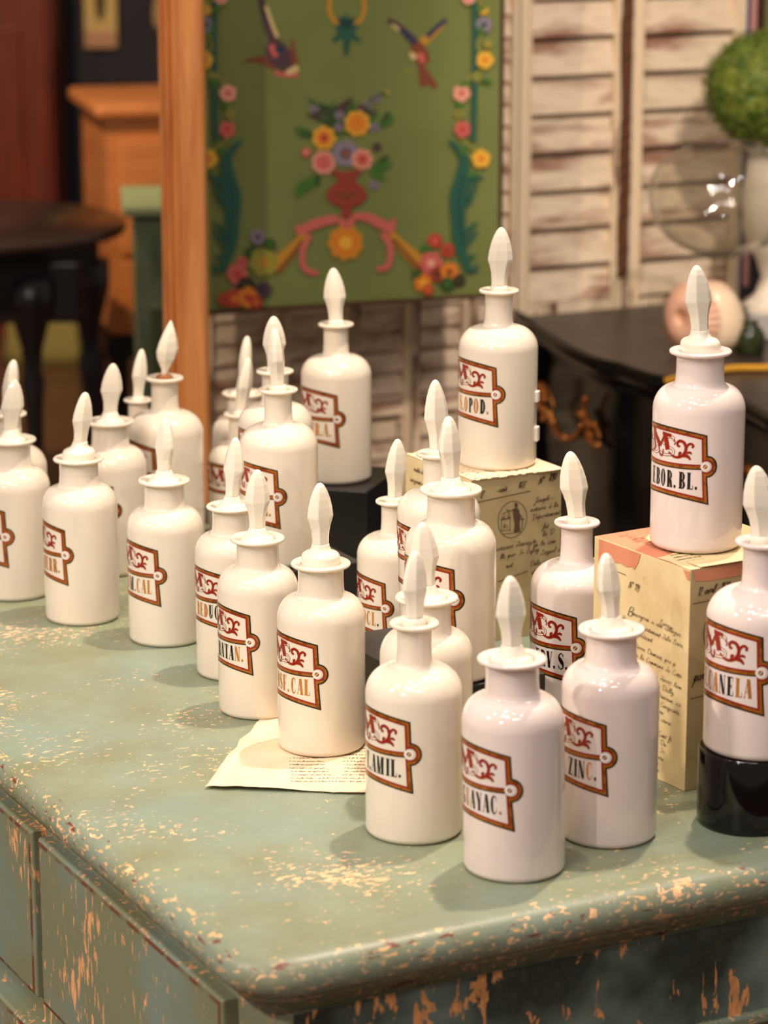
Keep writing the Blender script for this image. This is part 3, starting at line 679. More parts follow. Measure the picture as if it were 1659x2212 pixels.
L2 = [(.054, .064, .0052, 'B'), (.062, .062, .0030, 'ouveyron a son collègue, no'), (.046, .071, .0029, 'Bienne Département dela Loire,'), (.060, .080, .0031, 'fut présent'),
      (.056, .092, .0029, 'Sr Pierre Dumais, pro p'), (.050, .1005, .0029, 'ment en la Commune de Cotte'), (.052, .1115, .0029, 'Lequel a reconnu devoir bien'), (.052, .120, .0029, 'au Sr Jean Marie Dally,'),
      (.044, .128, .0029, 'en la Commune de Danieux, ici p'), (.050, .1365, .0029, 'La somme de Cent Cinquante'), (.060, .144, .0029, 'pareille somme ou'), (.070, .1515, .0029, 'lignes ayant cours'),
      (.066, .159, .0029, 'soussignés'), (.070, .1665, .0029, 'provenu de Cent fr'), (.070, .174, .0029, 'a Sologe du Du'), (.066, .1815, .0029, 'mes du susdit Sr'), (.066, .189, .0029, 'en et à comparu'), (.078, .196, .0029, 'et garanti'), (.070, .202, .0029, 'Demeurant a'), (.104, .0605, .003, 'Loire')]
for x, y, hh, s_ in L2: 
    while s_ and x + len(s_) * hh * 1.18 > .150: s_ = s_[:-1]
    write(mb, fl, x, y, s_, hh * .84, .10, .04, xs=1.75)
line2(mb, fl, (.012, .0255), (.052, .0262), .0006)
for k in range(16): write(mb, ft, .01 + .002 * (k % 3), .008 + k * .0085 if k < 6 else .06 + (k - 6) * .008, ' '.join(random.sample(words, 4)) if k < 6 else '      ' + ' '.join(random.sample(words, 2)), .0016, .13)
write(mb, frt, .008, .0245, '12 avril  1820', .0038, .12, -.02)
line2(mb, frt, (.003, .0315), (.146, .028), .0007); line2(mb, frt, (.003, .122), (.146, .116), .0007)
write(mb, frt, .006, .106, 'par', .005, .12, -.05); write(mb, frt, .034, .104, 'devant nous', .0042, .12, -.05)
for k, s_ in enumerate(('1820 f.48 R° Case 9.',)):
    frs = lambda x, y: frt(.034 + (y), .205 - x)
    write(mb, frs, .002, .0, s_, .0038, .13)
mb.build('handwriting', M['brownink'], bx2, recalc=False)
mb = MB(); cx, cy, r = .046, .062, .030
ring2(mb, frt, cx, cy, r, .0009); 
for k, ch in enumerate('TIMBRE'):
    a = radians(200 + 15 * k); P, wd_ = glyph(ch); s_ = .0042
    for p_ in P:
        mb.poly([frt(cx + (r - .0072) * cos(a) + (-sin(a) * (q[0] - wd_ / 2) + cos(a) * q[1]) * s_, cy + (r - .0072) * sin(a) + (cos(a) * (q[0] - wd_ / 2) + sin(a) * q[1]) * s_) for q in p_])
# crowned shield
for pts in ([(-.010, -.010), (-.012, .004), (-.006, .014), (0, .018), (.006, .014), (.012, .004), (.010, -.010), (-.010, -.010)], [(-.007, -.013), (-.010, -.020), (-.004, -.017), (0, -.023), (.004, -.017), (.010, -.020), (.007, -.013)], [(-.018, .016), (-.014, .004), (-.018, -.006)], [(.018, .016), (.014, .004), (.018, -.006)]):
    curve2(mb, frt, [(cx + a, cy + b) for a, b in pts], .0013)
for q in ((-.006, -.004), (.005, -.003), (0, .006)):
    mb.poly([frt(cx + q[0] + .0032 * cos(k), cy + q[1] + .004 * sin(k)) for k in [i * pi / 4 for i in range(8)]])
write(mb, frt, cx - .005, cy + .026, '35', .003, .2)
mb.build('ink_stamp', M['stampink'], bx2, recalc=False)

# broader one in the middle
w1, d1, h1 = .1145, .1425, .183; bx1 = paper_box('box pasted with old letters and a round stamp, holding the S.OPOD. bottle', (.0931, 2.9306), 29, w1, d1, h1)
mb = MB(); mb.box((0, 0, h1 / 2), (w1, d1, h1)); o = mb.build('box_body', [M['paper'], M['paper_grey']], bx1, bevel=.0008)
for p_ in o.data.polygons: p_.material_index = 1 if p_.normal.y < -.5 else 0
e = .0009
fl1 = lambda x, y: (-w1 / 2 - e, d1 / 2 - x, h1 - y)
fr1 = lambda x, y: (-w1 / 2 + x, -d1 / 2 - e, h1 - y)
ft1 = lambda x, y: (-w1 / 2 + x, -d1 / 2 + y, h1 + e)
mb = MB(); n_ = 24; ed = [(-w1 / 2 + w1 * i / n_, -.002 - .0022 * abs(noise.noise(Vector((i * .6, 3, 1)))) - (.003 if i > 17 else 0)) for i in range(n_ + 1)]
for (xa, ya), (xb, yb) in zip(ed, ed[1:]): mb.poly([(xa, d1 / 2, h1 + .0009), (xb, d1 / 2, h1 + .0009), (xb, -d1 / 2 + yb, h1 + .0009), (xa, -d1 / 2 + ya, h1 + .0009)])
o = mb.build('top_sheet', M['paper_cream'], bx1); md = o.modifiers.new('thick', 'SOLIDIFY'); md.thickness = .0008
mb = MB(); e = .0011
line2(mb, fr1, (.002, .0245), (.074, .0195), .0008)
write(mb, fr1, .010, .0195, '17', .0036, .14, -.05); write(mb, fr1, .030, .0165, '_août', .0032, .14, -.05); write(mb, fr1, .058, .0145, '1827', .0032, .14, -.05)
write(mb, fr1, .084, .013, 'N°', .0036, .16, -.05); write(mb, fr1, .097, .011, '890', .0040, .16, -.05)
for x, y, s_ in [(.079, .0335, 'Joseph_'), (.074, .043, 'notaire à la'), (.076, .052, 'Département de'), (.090, .0635, 'fut'), (.090, .072, 'la D'), (.078, .083, 'en la com'), (.088, .093, 'Lequel a'), (.074, .104, 'Dela gestion'), (.076, .1135, 'et Onze de'), (.076, .123, 'Demeurant a'),
                 (.078, .133, 'le foy, de'), (.074, .142, 'de a'), (.076, .151, 'ou la'), (.030, .0815, 'notarier d\'enreg.te'), (.036, .091, 'lle par Sr Lefay'), (.044, .102, 'net')]:
    while s_ and x + len(s_) * .0030 > .115: s_ = s_[:-1]
    write(mb, fr1, x, y, s_, .0028, .13, -.06, xs=1.5)
line2(mb, fr1, (.034, .116), (.072, .109), .0008)
for k in range(14): write(mb, ft1, .004, .006 + k * .0095, ' '.join(random.sample(words, 4)), .0018, .13)
for k in range(12):
    write(mb, fl1, .012 if k else .02, .014 + k * .013, ' '.join(random.sample(words, 3))[:22], .0026, .12)
mb.build('handwriting', M['brownink'], bx1, recalc=False)
mb = MB(); cx, cy, r = .0515, .0485, .0185
ring2(mb, fr1, cx, cy, r, .0007, ry=1.12)
G_ = lambda a, b: fr1(cx + a, cy + b)
mb.poly([G_(*p) for p in [(.0005, -.011), (.004, -.013), (.008, -.010), (.010, -.002), (.009, .006), (.010, .014), (.002, .015), (.003, .005), (.001, -.003)]])   # standing draped figure
mb.poly([G_(.0045 + .0022 * cos(k * pi / 4), -.0155 + .0028 * sin(k * pi / 4)) for k in range(8)])
curve2(mb, fr1, [(cx + .002, cy - .011), (cx - .004, cy - .010), (cx - .008, cy - .012)], .0010)
line2(mb, fr1, (cx - .0115, cy - .0085), (cx - .0045, cy - .0095), .0006)
for q in (-.0115, -.0045):
    for dx in (-.0018, .0018): line2(mb, fr1, (cx + q, cy - .009), (cx + q + dx, cy - .004), .0004)
    mb.poly([G_(q - .002, -.004), G_(q + .002, -.004), G_(q + .001, -.0028), G_(q - .001, -.0028)])
line2(mb, fr1, (cx - .015, cy - .0015), (cx - .002, cy - .002), .0012)
for a, b in (((-.014, -.001), (-.014, .011)), ((-.003, -.001), (-.003, .013)), ((-.015, .011), (-.002, .011)), ((-.012, .015), (.012, .015))): line2(mb, fr1, (cx + a[0], cy + a[1]), (cx + b[0], cy + b[1]), .0006)
write(mb, fr1, cx - .0125, cy + .0085, '50 c', .0022, .2)
curve2(mb, fr1, [(cx + .010, cy - .004), (cx + .013, cy + .002), (cx + .0115, cy + .013)], .0009); line2(mb, fr1, (cx + .010, cy + .0005), (cx + .0155, cy + .002), .0008)
mb.build('ink_stamp', M['stampink'], bx1, recalc=False)

# ------------------------------------------------------------------ black glass cylinder under the right-hand bottle
cyl = empty('black_glass_stand', (.3273 - .002, 2.343 + .046, TZ)); tag(cyl, 'short glossy black cylinder under the T.CANELA bottle at the right edge', 'display stand')
mb = MB(); rc = .0452; hc = zat(2.343, 1648) - TZ
mb.lathe([(rc * .9, 0), (rc * .965, .0006), (rc * .99, .003), (rc, .007), (rc, hc - .003), (rc * .985, hc - .0006), (rc * .96, hc)], 72); mb.build('stand_body', M['blackgloss'], cyl)

# ------------------------------------------------------------------ all the bottles: base x, base y, support height, half width, rim y, wide neck, stopper kind, tip ...
z1 = TZ + h1 + .0012; z2 = TZ + h + .0014; zp = TZ + .0016
bottle('white bottle cut by the left picture edge, front one of the pair there', 33, 1299, TZ, 82, 946, True, 'sunk', (31, 819), 17, 1160, '.', 'g', 25)
bottle('white narrow-necked bottle behind the one cut by the left picture edge', 28, 0, TZ, 80, 890, False, 'stem', (29, 777), None, None, yaw=78, Yc=3.25)
bottle('white bottle lettered HERR. with a domed stopper collar, leftmost in full view', 179, 1352, TZ, 80.5, 987, True, 'collar', (184, 847), 146, 1199, 'HERR.', 'g', 40)
bottle('white wide-necked bottle behind and right of the HERR. bottle, most of its label hidden', 245, 1246, TZ, 77, 907, True, 'sunk', (244, 785), 249, 1104, '', 'g', 20)
bottle('small white bottle between the HERR. and CHI bottles, only neck and stopper in view', 304, 0, TZ, 61, 861, False, 'stem', (306, 754), None, None, yaw=38, Yc=3.44)
bottle('white bottle lettered CHI with a snapped short stopper held by cork', 362, 1207, TZ, 81.5, 813, False, 'snapped', (369, 692), 341, 1025, 'CHI', 'kkk', 30, hw=.30)
bottle('white bottle lettered LUM.CAL', 361, 1398, TZ, 82, 1034, True, 'sunk', (357, 905), 345, 1244, 'LUM.CAL', 'ggkgggg', -50)
bottle('white bottle lettered REDUC, partly behind the RATAN. bottle', 505, 1472, TZ, 80, 1090, True, 'sunk', (509, 945), 497, 1300, 'REDUC.', 'gggkkk', -35)
bottle('white bottle lettered RATAN.', 560, 1555, TZ, 87.5, 1159, True, 'sunk', (556, 1014), 543, 1388, 'RATAN.', 'kkkkgg', 12)
bottle('white bottle lettered OSF. CAL standing on the old letter', 695, 1635, zp, 95, 1213, True, 'collar', (691, 1043), 688, 1457, 'OSF. CAL', 'g', 28)
bottle('front one of two white bottles on the black block left of centre, gold-edged label', 604, 1227, .88, 84.5, 838, False, 'stem', (593, 709), 602, 1074, 'A.', 'g', 82)
bottle('white bottle behind the gold-edged one on the black block left of centre', 597, 0, .88, 80, 798, False, 'stem', (591, 683), 600, 1000, '', 'g', 10, Yc=3.12)
bottle('white wide-necked bottle far back left of centre, its stopper seen edge-on', 529, 0, TZ, 68, 846, True, 'sunk', (534, 726), None, None, yaw=85, Yc=3.48)
bottle('white narrow-necked bottle with brown-edged label behind the REDUC bottle', 523, 0, TZ, 72, 891, False, 'stem', (536, 773), 545, 1064, 'F', 'k', 65, Yc=3.38)
bottle('white bottle lettered TR.A. on the rearmost black block', 727, 1047, .885, 76, 697, False, 'stem', (720, 579), 730, 906, 'TR.A.', 'g', 5)
bottle('white bottle lettered S.OPOD. on the stamped paper box', 1073, 1017, z1, 85.5, 624, False, 'stem', (1083, 491), 1070, 853, 'S.OPOD.', 'gggkgkg', 8, rimx=1078)
S_OPOD = BOT[-1]
bottle('white bottle lettered OCL., its foot hidden by the low black block', 852, 1452, TZ, 81, 1079, False, 'stem', (859, 948), 833, 1315, 'OCL.', 'gggk', 28)
bottle('white bottle lettered R, rear one of two on the low black block', 953, 0, .88, 90, 976, False, 'stem', (940, 820), 935, 1215, 'R', 'g', 30, Yc=2.695, rimx=945)
B18 = BOT[-1]
bottle('large white wide-necked bottle standing on the low black block at centre', 972, 1478, .88, 99, 1053, True, 'sunk', (969, 899), 980, 1297, '', 'g', 55)
bottle('white wide-necked bottle directly behind the T.AMIL. bottle', 920, 1740, TZ, 100.5, 1286, True, 'sunk', (912, 1128), None, None, yaw=12)
bottle('white narrow-necked bottle lettered T.AMIL. in the front row', 894, 1825, TZ, 105.5, 1342, False, 'stem', (897, 1189), 886, 1630, 'T.AMIL.', 'k', 45)
bottle('white bottle lettered GUAYAC., the nearest of all', 1111, 1907, TZ, 110.5, 1418, True, 'sunk', (1102, 1244), 1107, 1708, 'GUAYAC.', 'kgkkkkg', 28, mt='milk_cool', rimx=1106)
bottle('white bottle lettered ZINC. right of the nearest bottle', 1312, 1833, TZ, 105.5, 1354, True, 'sunk', (1309, 1195), 1306, 1637, 'ZINC.', 'kkkgk', 60, mt='milk_cool')
bottle('white narrow-necked bottle lettered ERV.S. behind the nearest bottle', 1240, 0, TZ, 98, 1124, False, 'stem', (1232, 975), 1243, 1400, 'ERV. S.', 'k', 15, Yc=2.725, mt='milk_cool')
bottle('white bottle lettered EBOR.BL. on the tall paper box', 1502, 1196, z2, 99.5, 754, True, 'collar', (1505, 573), 1521, 1008, 'EBOR. BL.', 'k', 30, mt='milk_cool')
bottle('white bottle lettered T.CANELA on the black cylinder at the right edge', 1632, 1644, TZ + hc, 115, 1165, False, 'stem', (1634, 1006), 1641, 1454, 'T.CANELA', 'ggggkkgg', 18, mt='milk_cool')
# clear tape tabs on the S.OPOD. bottle and the clear ring on one stopper
tape = mat('clear_tape', (236, 226, 214), .3); r_, X_, Y_, R_, H_ = S_OPOD
for zc, zh in ((H_ * .40, .012), (H_ * .185, .016)):
    mb = MB(); a0 = radians(76) - atan2(X_, Y_); n_ = Vector((sin(a0), -cos(a0), 0)); tg = Vector((cos(a0), sin(a0), 0))
    mb.box(n_ * (R_ + .0012) + Vector((0, 0, zc)), (.0045, .010, zh), 0, Matrix((n_, tg, Vector((0, 0, 1)))).transposed()); mb.build('tape_tab', tape, r_, bevel=.0008)

# ------------------------------------------------------------------ background: shutters
mshut = mat('shabby_white_paint', (196, 172, 140), .6); t = NT(mshut); v = t.coord((1, 1, 5)); n1 = t.noise(v, 5, 5, .6, .5); n2 = t.noise(t.coord((1, 1, 2.4)), 2.2, 3)
f = t.math('ADD', t.math('MULTIPLY', n1, .6), t.math('MULTIPLY', n2, .4)); c = t.mix(t.ramp(f, bw(.50, .60)), s2l((230, 208, 180)), s2l((150, 106, 82)))
c = t.mix(t.math('MULTIPLY', t.ramp(t.noise(v, 18, 3), bw(.5, .7)), .4), c, s2l((170, 142, 116))); t.col(c)
mstile = mat('cream_stile_paint', (206, 184, 152), .6); t = NT(mstile); v = t.coord((6, 6, .7)); t.col(t.mix(t.ramp(t.noise(v, 5, 5, .65), bw(.56, .62)), s2l((236, 214, 182)), s2l((120, 80, 50))))
mrust = mat('rusty_brown_wood', (96, 56, 30), .7)
mshade = mat('old_mauve_paint', (150, 122, 108), .6)
SA = radians(25.9); SD = Vector((cos(SA), sin(SA), 0)); SN = Vector((sin(SA), -cos(SA), 0)); SP = Vector((.234, 4.945, 0))
def s_on(px, py=400): return (at_plane(px, py, SP, SN) - SP).dot(SD)
def shutter(label, x0, x1, rails, pitch, z0, z1, stile=24, off=0.0, sm=None):
    """x0, x1 measured in the view, at mid height; rails = list of heights"""
    a, b = s_on(x0), s_on(x1); W = b - a; root = empty('louvred_shutter', SP + SD * (a + W / 2) + Vector((0, 0, z0)), SA); tag(root, label, 'shutter', 'old louvred shutters')
    sw = stile * 5 / 6100
    for x in (-W / 2 + sw / 2, W / 2 - sw / 2):
        mb = MB(); mb.box((x, off, (z1 - z0) / 2), (sw, .034, z1 - z0)); mb.box((x + (.3 if x < 0 else -.3) * sw, off - .019, (z1 - z0) / 2), (sw * .18, .006, z1 - z0)); mb.build('stile', mstile, root, bevel=.003)
    mb = MB(); mb.box((0, off + .012, (z1 - z0) / 2), (W - 2 * sw, .004, z1 - z0)); mb.build('backing', mshade, root)
    for z, hh in rails:
        mb = MB(); mb.box((0, off, z - z0), (W - 2 * sw, .03, hh)); mb.build('rail', mstile, root, bevel=.002)
    z = z0 + pitch * .5; iw = W - 2 * sw; R_ = Matrix.Rotation(radians(-17), 3, 'X'); k = 0
    while z < z1 - pitch * .4:
        if not any(abs(z - r[0]) < (r[1] / 2 + pitch * .3) for r in rails):
            if z > .45:
                mb = MB(); mb.box((0, off - .004, z - z0), (iw, .007, pitch * 1.03), 0, R_); mb.build('slat', sm or mshut, root, bevel=.0015)
        z += pitch; k += 1
    return root
zl = lambda py, px=1240: at_plane(px, py, SP, SN).z
WS = shutter('wide-slatted worn shutter with a rusty edge, beside the green painted panel', 1112, 1338, [(zl(665), .035), (zl(665) - 1.3, .1)], .0668, .02, 1.72, 28)
shutter('wide-slatted worn shutter behind the glass goblet', 1352, 1592, [(zl(655, 1470), .035)], .0668, .02, 1.72, 27)
shutter('narrow-slatted shutter behind the TR.A. bottle', 752, 880, [(.62, .03)], .038, .0, 1.66, 16)
shutter('narrow-slatted shutter behind the S.OPOD. bottle', 884, 1006, [(.62, .03)], .038, .0, 1.66, 16)
shutter('narrow-slatted shutter right behind the pine post', 600, 748, [(.62, .03)], .038, .0, 1.66, 16)
shutter('narrow-slatted shutter just right of the pine post', 430, 596, [(.62, .03)], .038, .0, 1.66, 16)
shutter('narrow shutter in the gap between the two widths of slats', 1010, 1108, [(.62, .03)], .038, .0, 1.72, 16)
a = s_on(1335); root = WS; ox = ((SP + SD * a + SN * .022) - Vector(WS.location)); ox = Vector((ox.dot(SD), -ox.dot(SN), 0))
mb = MB(); z = .85; random.seed(5)
pts = []
zz = .86
while zz < 1.68:
    wl = .010 + .006 * noise.noise(Vector((zz * 9, 0, 0))) ; wr = .010 + .008 * noise.noise(Vector((zz * 11, 4, 0)))
    if 1.50 < zz < 1.585: wl += .030 * sin((zz - 1.50) / .085 * pi)
    pts.append((zz, max(.004, wl), max(.003, wr))); zz += .01
for (za, la, ra), (zb_, lb, rb) in zip(pts, pts[1:]):
    mb.poly([(-la, 0, za), (ra, 0, za), (rb, 0, zb_), (-lb, 0, zb_)])
mb.v = [(x + ox.x, y + ox.y, z - WS.location.z) for x, y, z in mb.v]
o = mb.build('rusty_edge', mrust, root); md = o.modifiers.new('thick', 'SOLIDIFY'); md.thickness = .003

# ------------------------------------------------------------------ green painted panel with flowers
PA = radians(19.3); PD = Vector((cos(PA), sin(PA), 0)); PN = Vector((sin(PA), -cos(PA), 0)); PP = Vector((-.284, 4.454, .895))
def pp_(px, py): q = at_plane(px, py, PP, PN) - PP; return q.dot(PD), q.z
mgreen = mat('green_painted_canvas', (112, 122, 62), .6); t = NT(mgreen); v = t.coord(); t.col(t.mix(t.ramp(t.noise(v, 5, 4), bw(.3, .7)), s2l((116, 126, 66)), s2l((104, 112, 56)))); t.bump(t.noise(v, 300, 2), .15, .001)
def pc(name, rgb): return mat('paint_' + name, rgb, .6)
PC = dict(teal=pc('teal', (28, 84, 66)), teal2=pc('deep_teal', (20, 60, 54)), pink=pc('rose', (196, 92, 84)), blush=pc('blush', (226, 156, 130)), red=pc('red', (178, 58, 40)), org=pc('orange', (214, 122, 30)), yel=pc('yellow', (224, 170, 50)), lav=pc('lavender', (132, 120, 134)), dpl=pc('plum', (74, 50, 58)),
          brn=pc('brown', (120, 60, 30)), vas=pc('vase_red', (142, 56, 36)), gld=pc('gold', (186, 132, 36)), rib=pc('ribbon', (196, 98, 88)), nav=pc('navy', (40, 46, 72)), crm=pc('cream', (206, 184, 126)), grn=pc('leaf', (60, 108, 30)), grn2=pc('dark_leaf', (44, 74, 30)), dk=pc('dark', (52, 34, 20)), olv=pc('olive', (146, 140, 50)))
keys = list(PC); KI = {k: i for i, k in enumerate(keys)}
pan = empty('floral_screen', PP + PD * .25 + PN * 0, PA); tag(pan, 'green canvas panel painted with birds, flowers and a vase, hanging behind the bottles', 'painted panel')
sL, sR = pp_(412, 300)[0], pp_(1082, 300)[0]; zT = .95; o0 = .25
mb = MB(); mb.box(((sL + sR) / 2 - o0, .012, zT / 2), (sR - sL, .024, zT)); mb.build('canvas', mgreen, pan, bevel=.002)
mb = MB()
mb.box((sR - o0, .012, zT / 2), (.006, .034, zT)); mb.box(((sL + sR) / 2 - o0, .012, .0), (sR - sL + .006, .034, .007))
for k in range(60): mb.lathe([(.0001, 0), (.0035, .0005), (.003, .003), (.0001, .0042)], 8, (0, 0, 0)) if False else None
mb.build('braid_edging', mat('brown_braid', (70, 40, 18), .8), pan, bevel=.001)
art = MB(); LAY = [0]
def F(p, lay): s_, z_ = pp_(*p); return (s_ - o0, -.0004 - lay * .00003, z_)
def shape(pts, k):
    LAY[0] += 1; art.poly([F(p, LAY[0]) for p in pts], KI[k])
def Z(p): return (p[0] / 2.37 + 420, p[1] / 2.37)
def brush(pts, w0, w1, k, wm=None):
    LAY[0] += 1; pts = [Z(p) for p in pts]; pq = catmull([(x, y, 0) for x, y in pts], 6)
    def wf(i, d): return (w0 + (w1 - w0) * i) / 2.37 if wm is None else ((w0 + (w1 - w0) * i) + (wm - (w0 + w1) / 2) * sin(pi * i)) / 2.37
    for q in ribbon(pq, wf): art.poly([F(p, LAY[0]) for p in q], KI[k])
def flower(x, y, r, k, kc, n=6, kk=None):
    x, y = Z((x, y)); r = r / 2.37; LAY[0] += 1; lay = LAY[0]
    pts = []
    for i in range(n * 6):
        a = 2 * pi * i / (n * 6); rr_ = r * (.84 + .16 * abs(sin(a * n / 2 + x))) ; pts.append((x + rr_ * cos(a), y + rr_ * sin(a)))
    art.poly([F(p, lay) for p in pts], KI[k])
    if kk:
        LAY[0] += 1
        for i in range(n): a = 2 * pi * i / n + .3; art.poly([F((x + r * .55 * cos(a) + r * .22 * cos(b), y + r * .55 * sin(a) + r * .22 * sin(b)), LAY[0]) for b in [j * pi / 4 for j in range(8)]], KI[kk])
    LAY[0] += 1; art.poly([F((x + r * .36 * cos(b), y + r * .36 * sin(b)), LAY[0]) for b in [j * pi / 5 for j in range(10)]], KI[kc])
def leaf(x, y, ang, L, w, k):
    a = radians(ang); brush([(x, y), (x + L * .5 * cos(a) + w * .2 * sin(a), y - L * .5 * sin(a)), (x + L * cos(a), y - L * sin(a))], w * .3, w * .1, k, w)
random.seed(21)
# hanging ring and teal pendant
brush([(700, -40), (690, 50), (720, 110), (760, 125), (830, 120), (868, 60), (862, -40)], 22, 22, 'gld')
for a in ([(775, 70), (780, 180), (775, 290)], [(720, 130), (775, 160), (840, 130)], [(705, 215), (775, 170), (850, 215)], [(730, 160), (780, 120), (820, 160)]): brush(a, 12, 12, 'teal', 44)
brush([(740, 90), (775, 130), (815, 95)], 20, 20, 'teal2', 40)
# birds
brush([(335, -30), (365, 100), (400, 210)], 30, 46, 'dpl'); brush([(365, 30), (400, 130), (425, 190)], 16, 20, 'crm'); brush([(250, 315), (330, 305), (420, 335)], 8, 60, 'brn'); brush([(400, 210), (430, 280), (500, 350)], 60, 60, 'dpl', 120)
brush([(390, 230), (420, 290)], 30, 36, 'pink'); brush([(500, 200), (505, 270), (515, 330)], 12, 40, 'brn'); brush([(410, 370), (470, 385), (530, 380)], 20, 26, 'pink'); brush([(470, 375), (530, 345)], 26, 34, 'crm'); brush([(420, 240), (450, 270)], 40, 40, 'nav')
brush([(990, 100), (1060, 150), (1140, 230)], 26, 50, 'dpl'); brush([(1010, 125), (1080, 180)], 12, 18, 'crm'); brush([(1050, 150), (1130, 215)], 24, 26, 'nav'); brush([(1290, 100), (1230, 160), (1160, 225)], 20, 46, 'gld'); brush([(1290, 100), (1240, 140), (1190, 190)], 24, 26, 'nav')
brush([(1130, 225), (1160, 290), (1165, 330)], 60, 50, 'brn', 84); brush([(1105, 270), (1130, 300)], 20, 30, 'crm'); brush([(1150, 270), (1170, 320)], 34, 30, 'pink'); brush([(1160, 330), (1180, 440)], 34, 56, 'brn'); brush([(1175, 360), (1235, 450)], 30, 30, 'brn'); brush([(1090, 360), (1110, 372)], 14, 14, 'olv')
# bouquet
for i in range(46):
    a = random.uniform(20, 160); leaf(760 + random.uniform(-90, 90), 640 + random.uniform(-60, 60), a, random.uniform(70, 170), random.uniform(16, 34), random.choice(['grn', 'grn2', 'grn2', 'dpl']))
for a_ in ((560, 930, 250), (620, 900, 240), (900, 870, -30), (760, 920, 270), (920, 850, 10), (590, 700, 150), (940, 640, 30)): leaf(a_[0], a_[1], a_[2], 90, 50, 'grn'); leaf(a_[0] + 14, a_[1] - 14, a_[2] + 25, 70, 30, 'grn2')
for x, y in ((610, 560), (625, 590), (885, 530), (860, 560), (930, 500), (740, 590), (920, 650), (735, 650), (930, 750), (915, 945)): flower(x, y, 24, random.choice(['lav', 'dpl', 'lav']), 'dpl')
brush([(870, 560), (910, 500), (985, 470)], 8, 8, 'grn2'); flower(985, 470, 14, 'olv', 'crm')
flower(830, 630, 68, 'yel', 'org', 8, 'org'); flower(660, 705, 62, 'yel', 'red', 7, 'org'); flower(658, 830, 62, 'blush', 'pink', 8, 'pink'); flower(770, 785, 72, 'lav', 'dpl', 7); flower(770, 785, 26, 'dpl', 'org', 6); flower(855, 815, 56, 'blush', 'red', 7, 'pink'); flower(568, 778, 26, 'pink', 'blush')
# vase
brush([(700, 880), (770, 890), (850, 875)], 26, 26, 'vas'); brush([(775, 880), (775, 960)], 120, 70, 'vas'); brush([(775, 930), (775, 1000), (775, 1060)], 90, 60, 'vas', 210); brush([(775, 1060), (775, 1110)], 36, 70, 'vas'); brush([(720, 990), (775, 1005), (830, 985)], 14, 14, 'brn', 30)
# ribbon and medallion
flower(770, 1240, 96, 'gld', 'yel', 9, 'org'); brush([(730, 1120), (660, 1130), (580, 1160), (525, 1195)], 40, 44, 'rib', 50); brush([(520, 1150), (540, 1200)], 16, 40, 'rib'); brush([(810, 1105), (880, 1110), (960, 1150), (1020, 1175)], 30, 44, 'rib', 50); brush([(1020, 1115), (1000, 1170)], 16, 36, 'rib')
brush([(735, 1115), (775, 1150), (815, 1110)], 26, 26, 'rib', 40); brush([(585, 1200), (550, 1280), (560, 1370), (630, 1400)], 36, 26, 'rib'); brush([(960, 1190), (1000, 1270), (985, 1360), (930, 1375)], 36, 26, 'rib')
# cornucopias and flowers
brush([(560, 1200), (480, 1290), (400, 1370)], 30, 90, 'gld'); brush([(550, 1225), (480, 1320), (420, 1390)], 14, 20, 'brn'); brush([(1000, 1190), (1080, 1280), (1160, 1350)], 30, 90, 'gld'); brush([(1010, 1220), (1090, 1310), (1150, 1380)], 14, 24, 'brn')
for x, y, r, a_, b_ in [(320, 1210, 40, 'lav', 'dpl'), (300, 1300, 50, 'grn2', 'grn'), (350, 1340, 76, 'olv', 'gld'), (215, 1400, 56, 'pink', 'red'), (240, 1340, 30, 'pink', 'red'), (380, 1250, 34, 'grn2', 'grn'), (260, 1460, 50, 'dk', 'grn2'), (200, 1525, 50, 'red', 'org'), (270, 1520, 56, 'org', 'red'), (350, 1480, 44, 'dpl', 'nav'), (310, 1545, 36, 'red', 'org'), (150, 1530, 36, 'red', 'brn'),
                        (1225, 1230, 40, 'red', 'pink'), (1290, 1280, 38, 'red', 'brn'), (1180, 1280, 34, 'grn', 'grn2'), (1205, 1345, 62, 'pink', 'blush'), (1240, 1400, 44, 'vas', 'dk'), (1165, 1445, 48, 'org', 'yel'), (1300, 1390, 50, 'org', 'brn'), (1290, 1450, 40, 'grn2', 'grn'), (1190, 1480, 30, 'red', 'org'), (1350, 1430, 34, 'dk', 'grn2'), (1130, 1400, 26, 'grn2', 'grn')]: flower(x, y, r, a_, b_, 6)
# acanthus scrolls
def acanthus(fx):
    P_ = lambda pts: [(fx(x), y) for x, y in pts]
    brush(P_([(1300, 715), (1370, 800), (1365, 900), (1340, 1000), (1345, 1120), (1350, 1250), (1400, 1380)]), 14, 30, 'teal', 78)
    for q in ([(1380, 960), (1430, 910), (1470, 905)], [(1370, 1010), (1420, 975), (1440, 930)], [(1350, 1060), (1400, 1030), (1420, 985)], [(1350, 1230), (1400, 1170), (1440, 1135)], [(1370, 1260), (1420, 1200), (1440, 1180)], [(1380, 1330), (1430, 1300)], [(1380, 1370), (1430, 1380), (1440, 1345)], [(1380, 880), (1410, 910)]): brush(P_(q), 34, 10, 'teal')
    brush(P_([(1370, 900), (1345, 1050), (1370, 1250)]), 8, 14, 'teal2')
acanthus(lambda x: x); acanthus(lambda x: 1525 - x + (8))
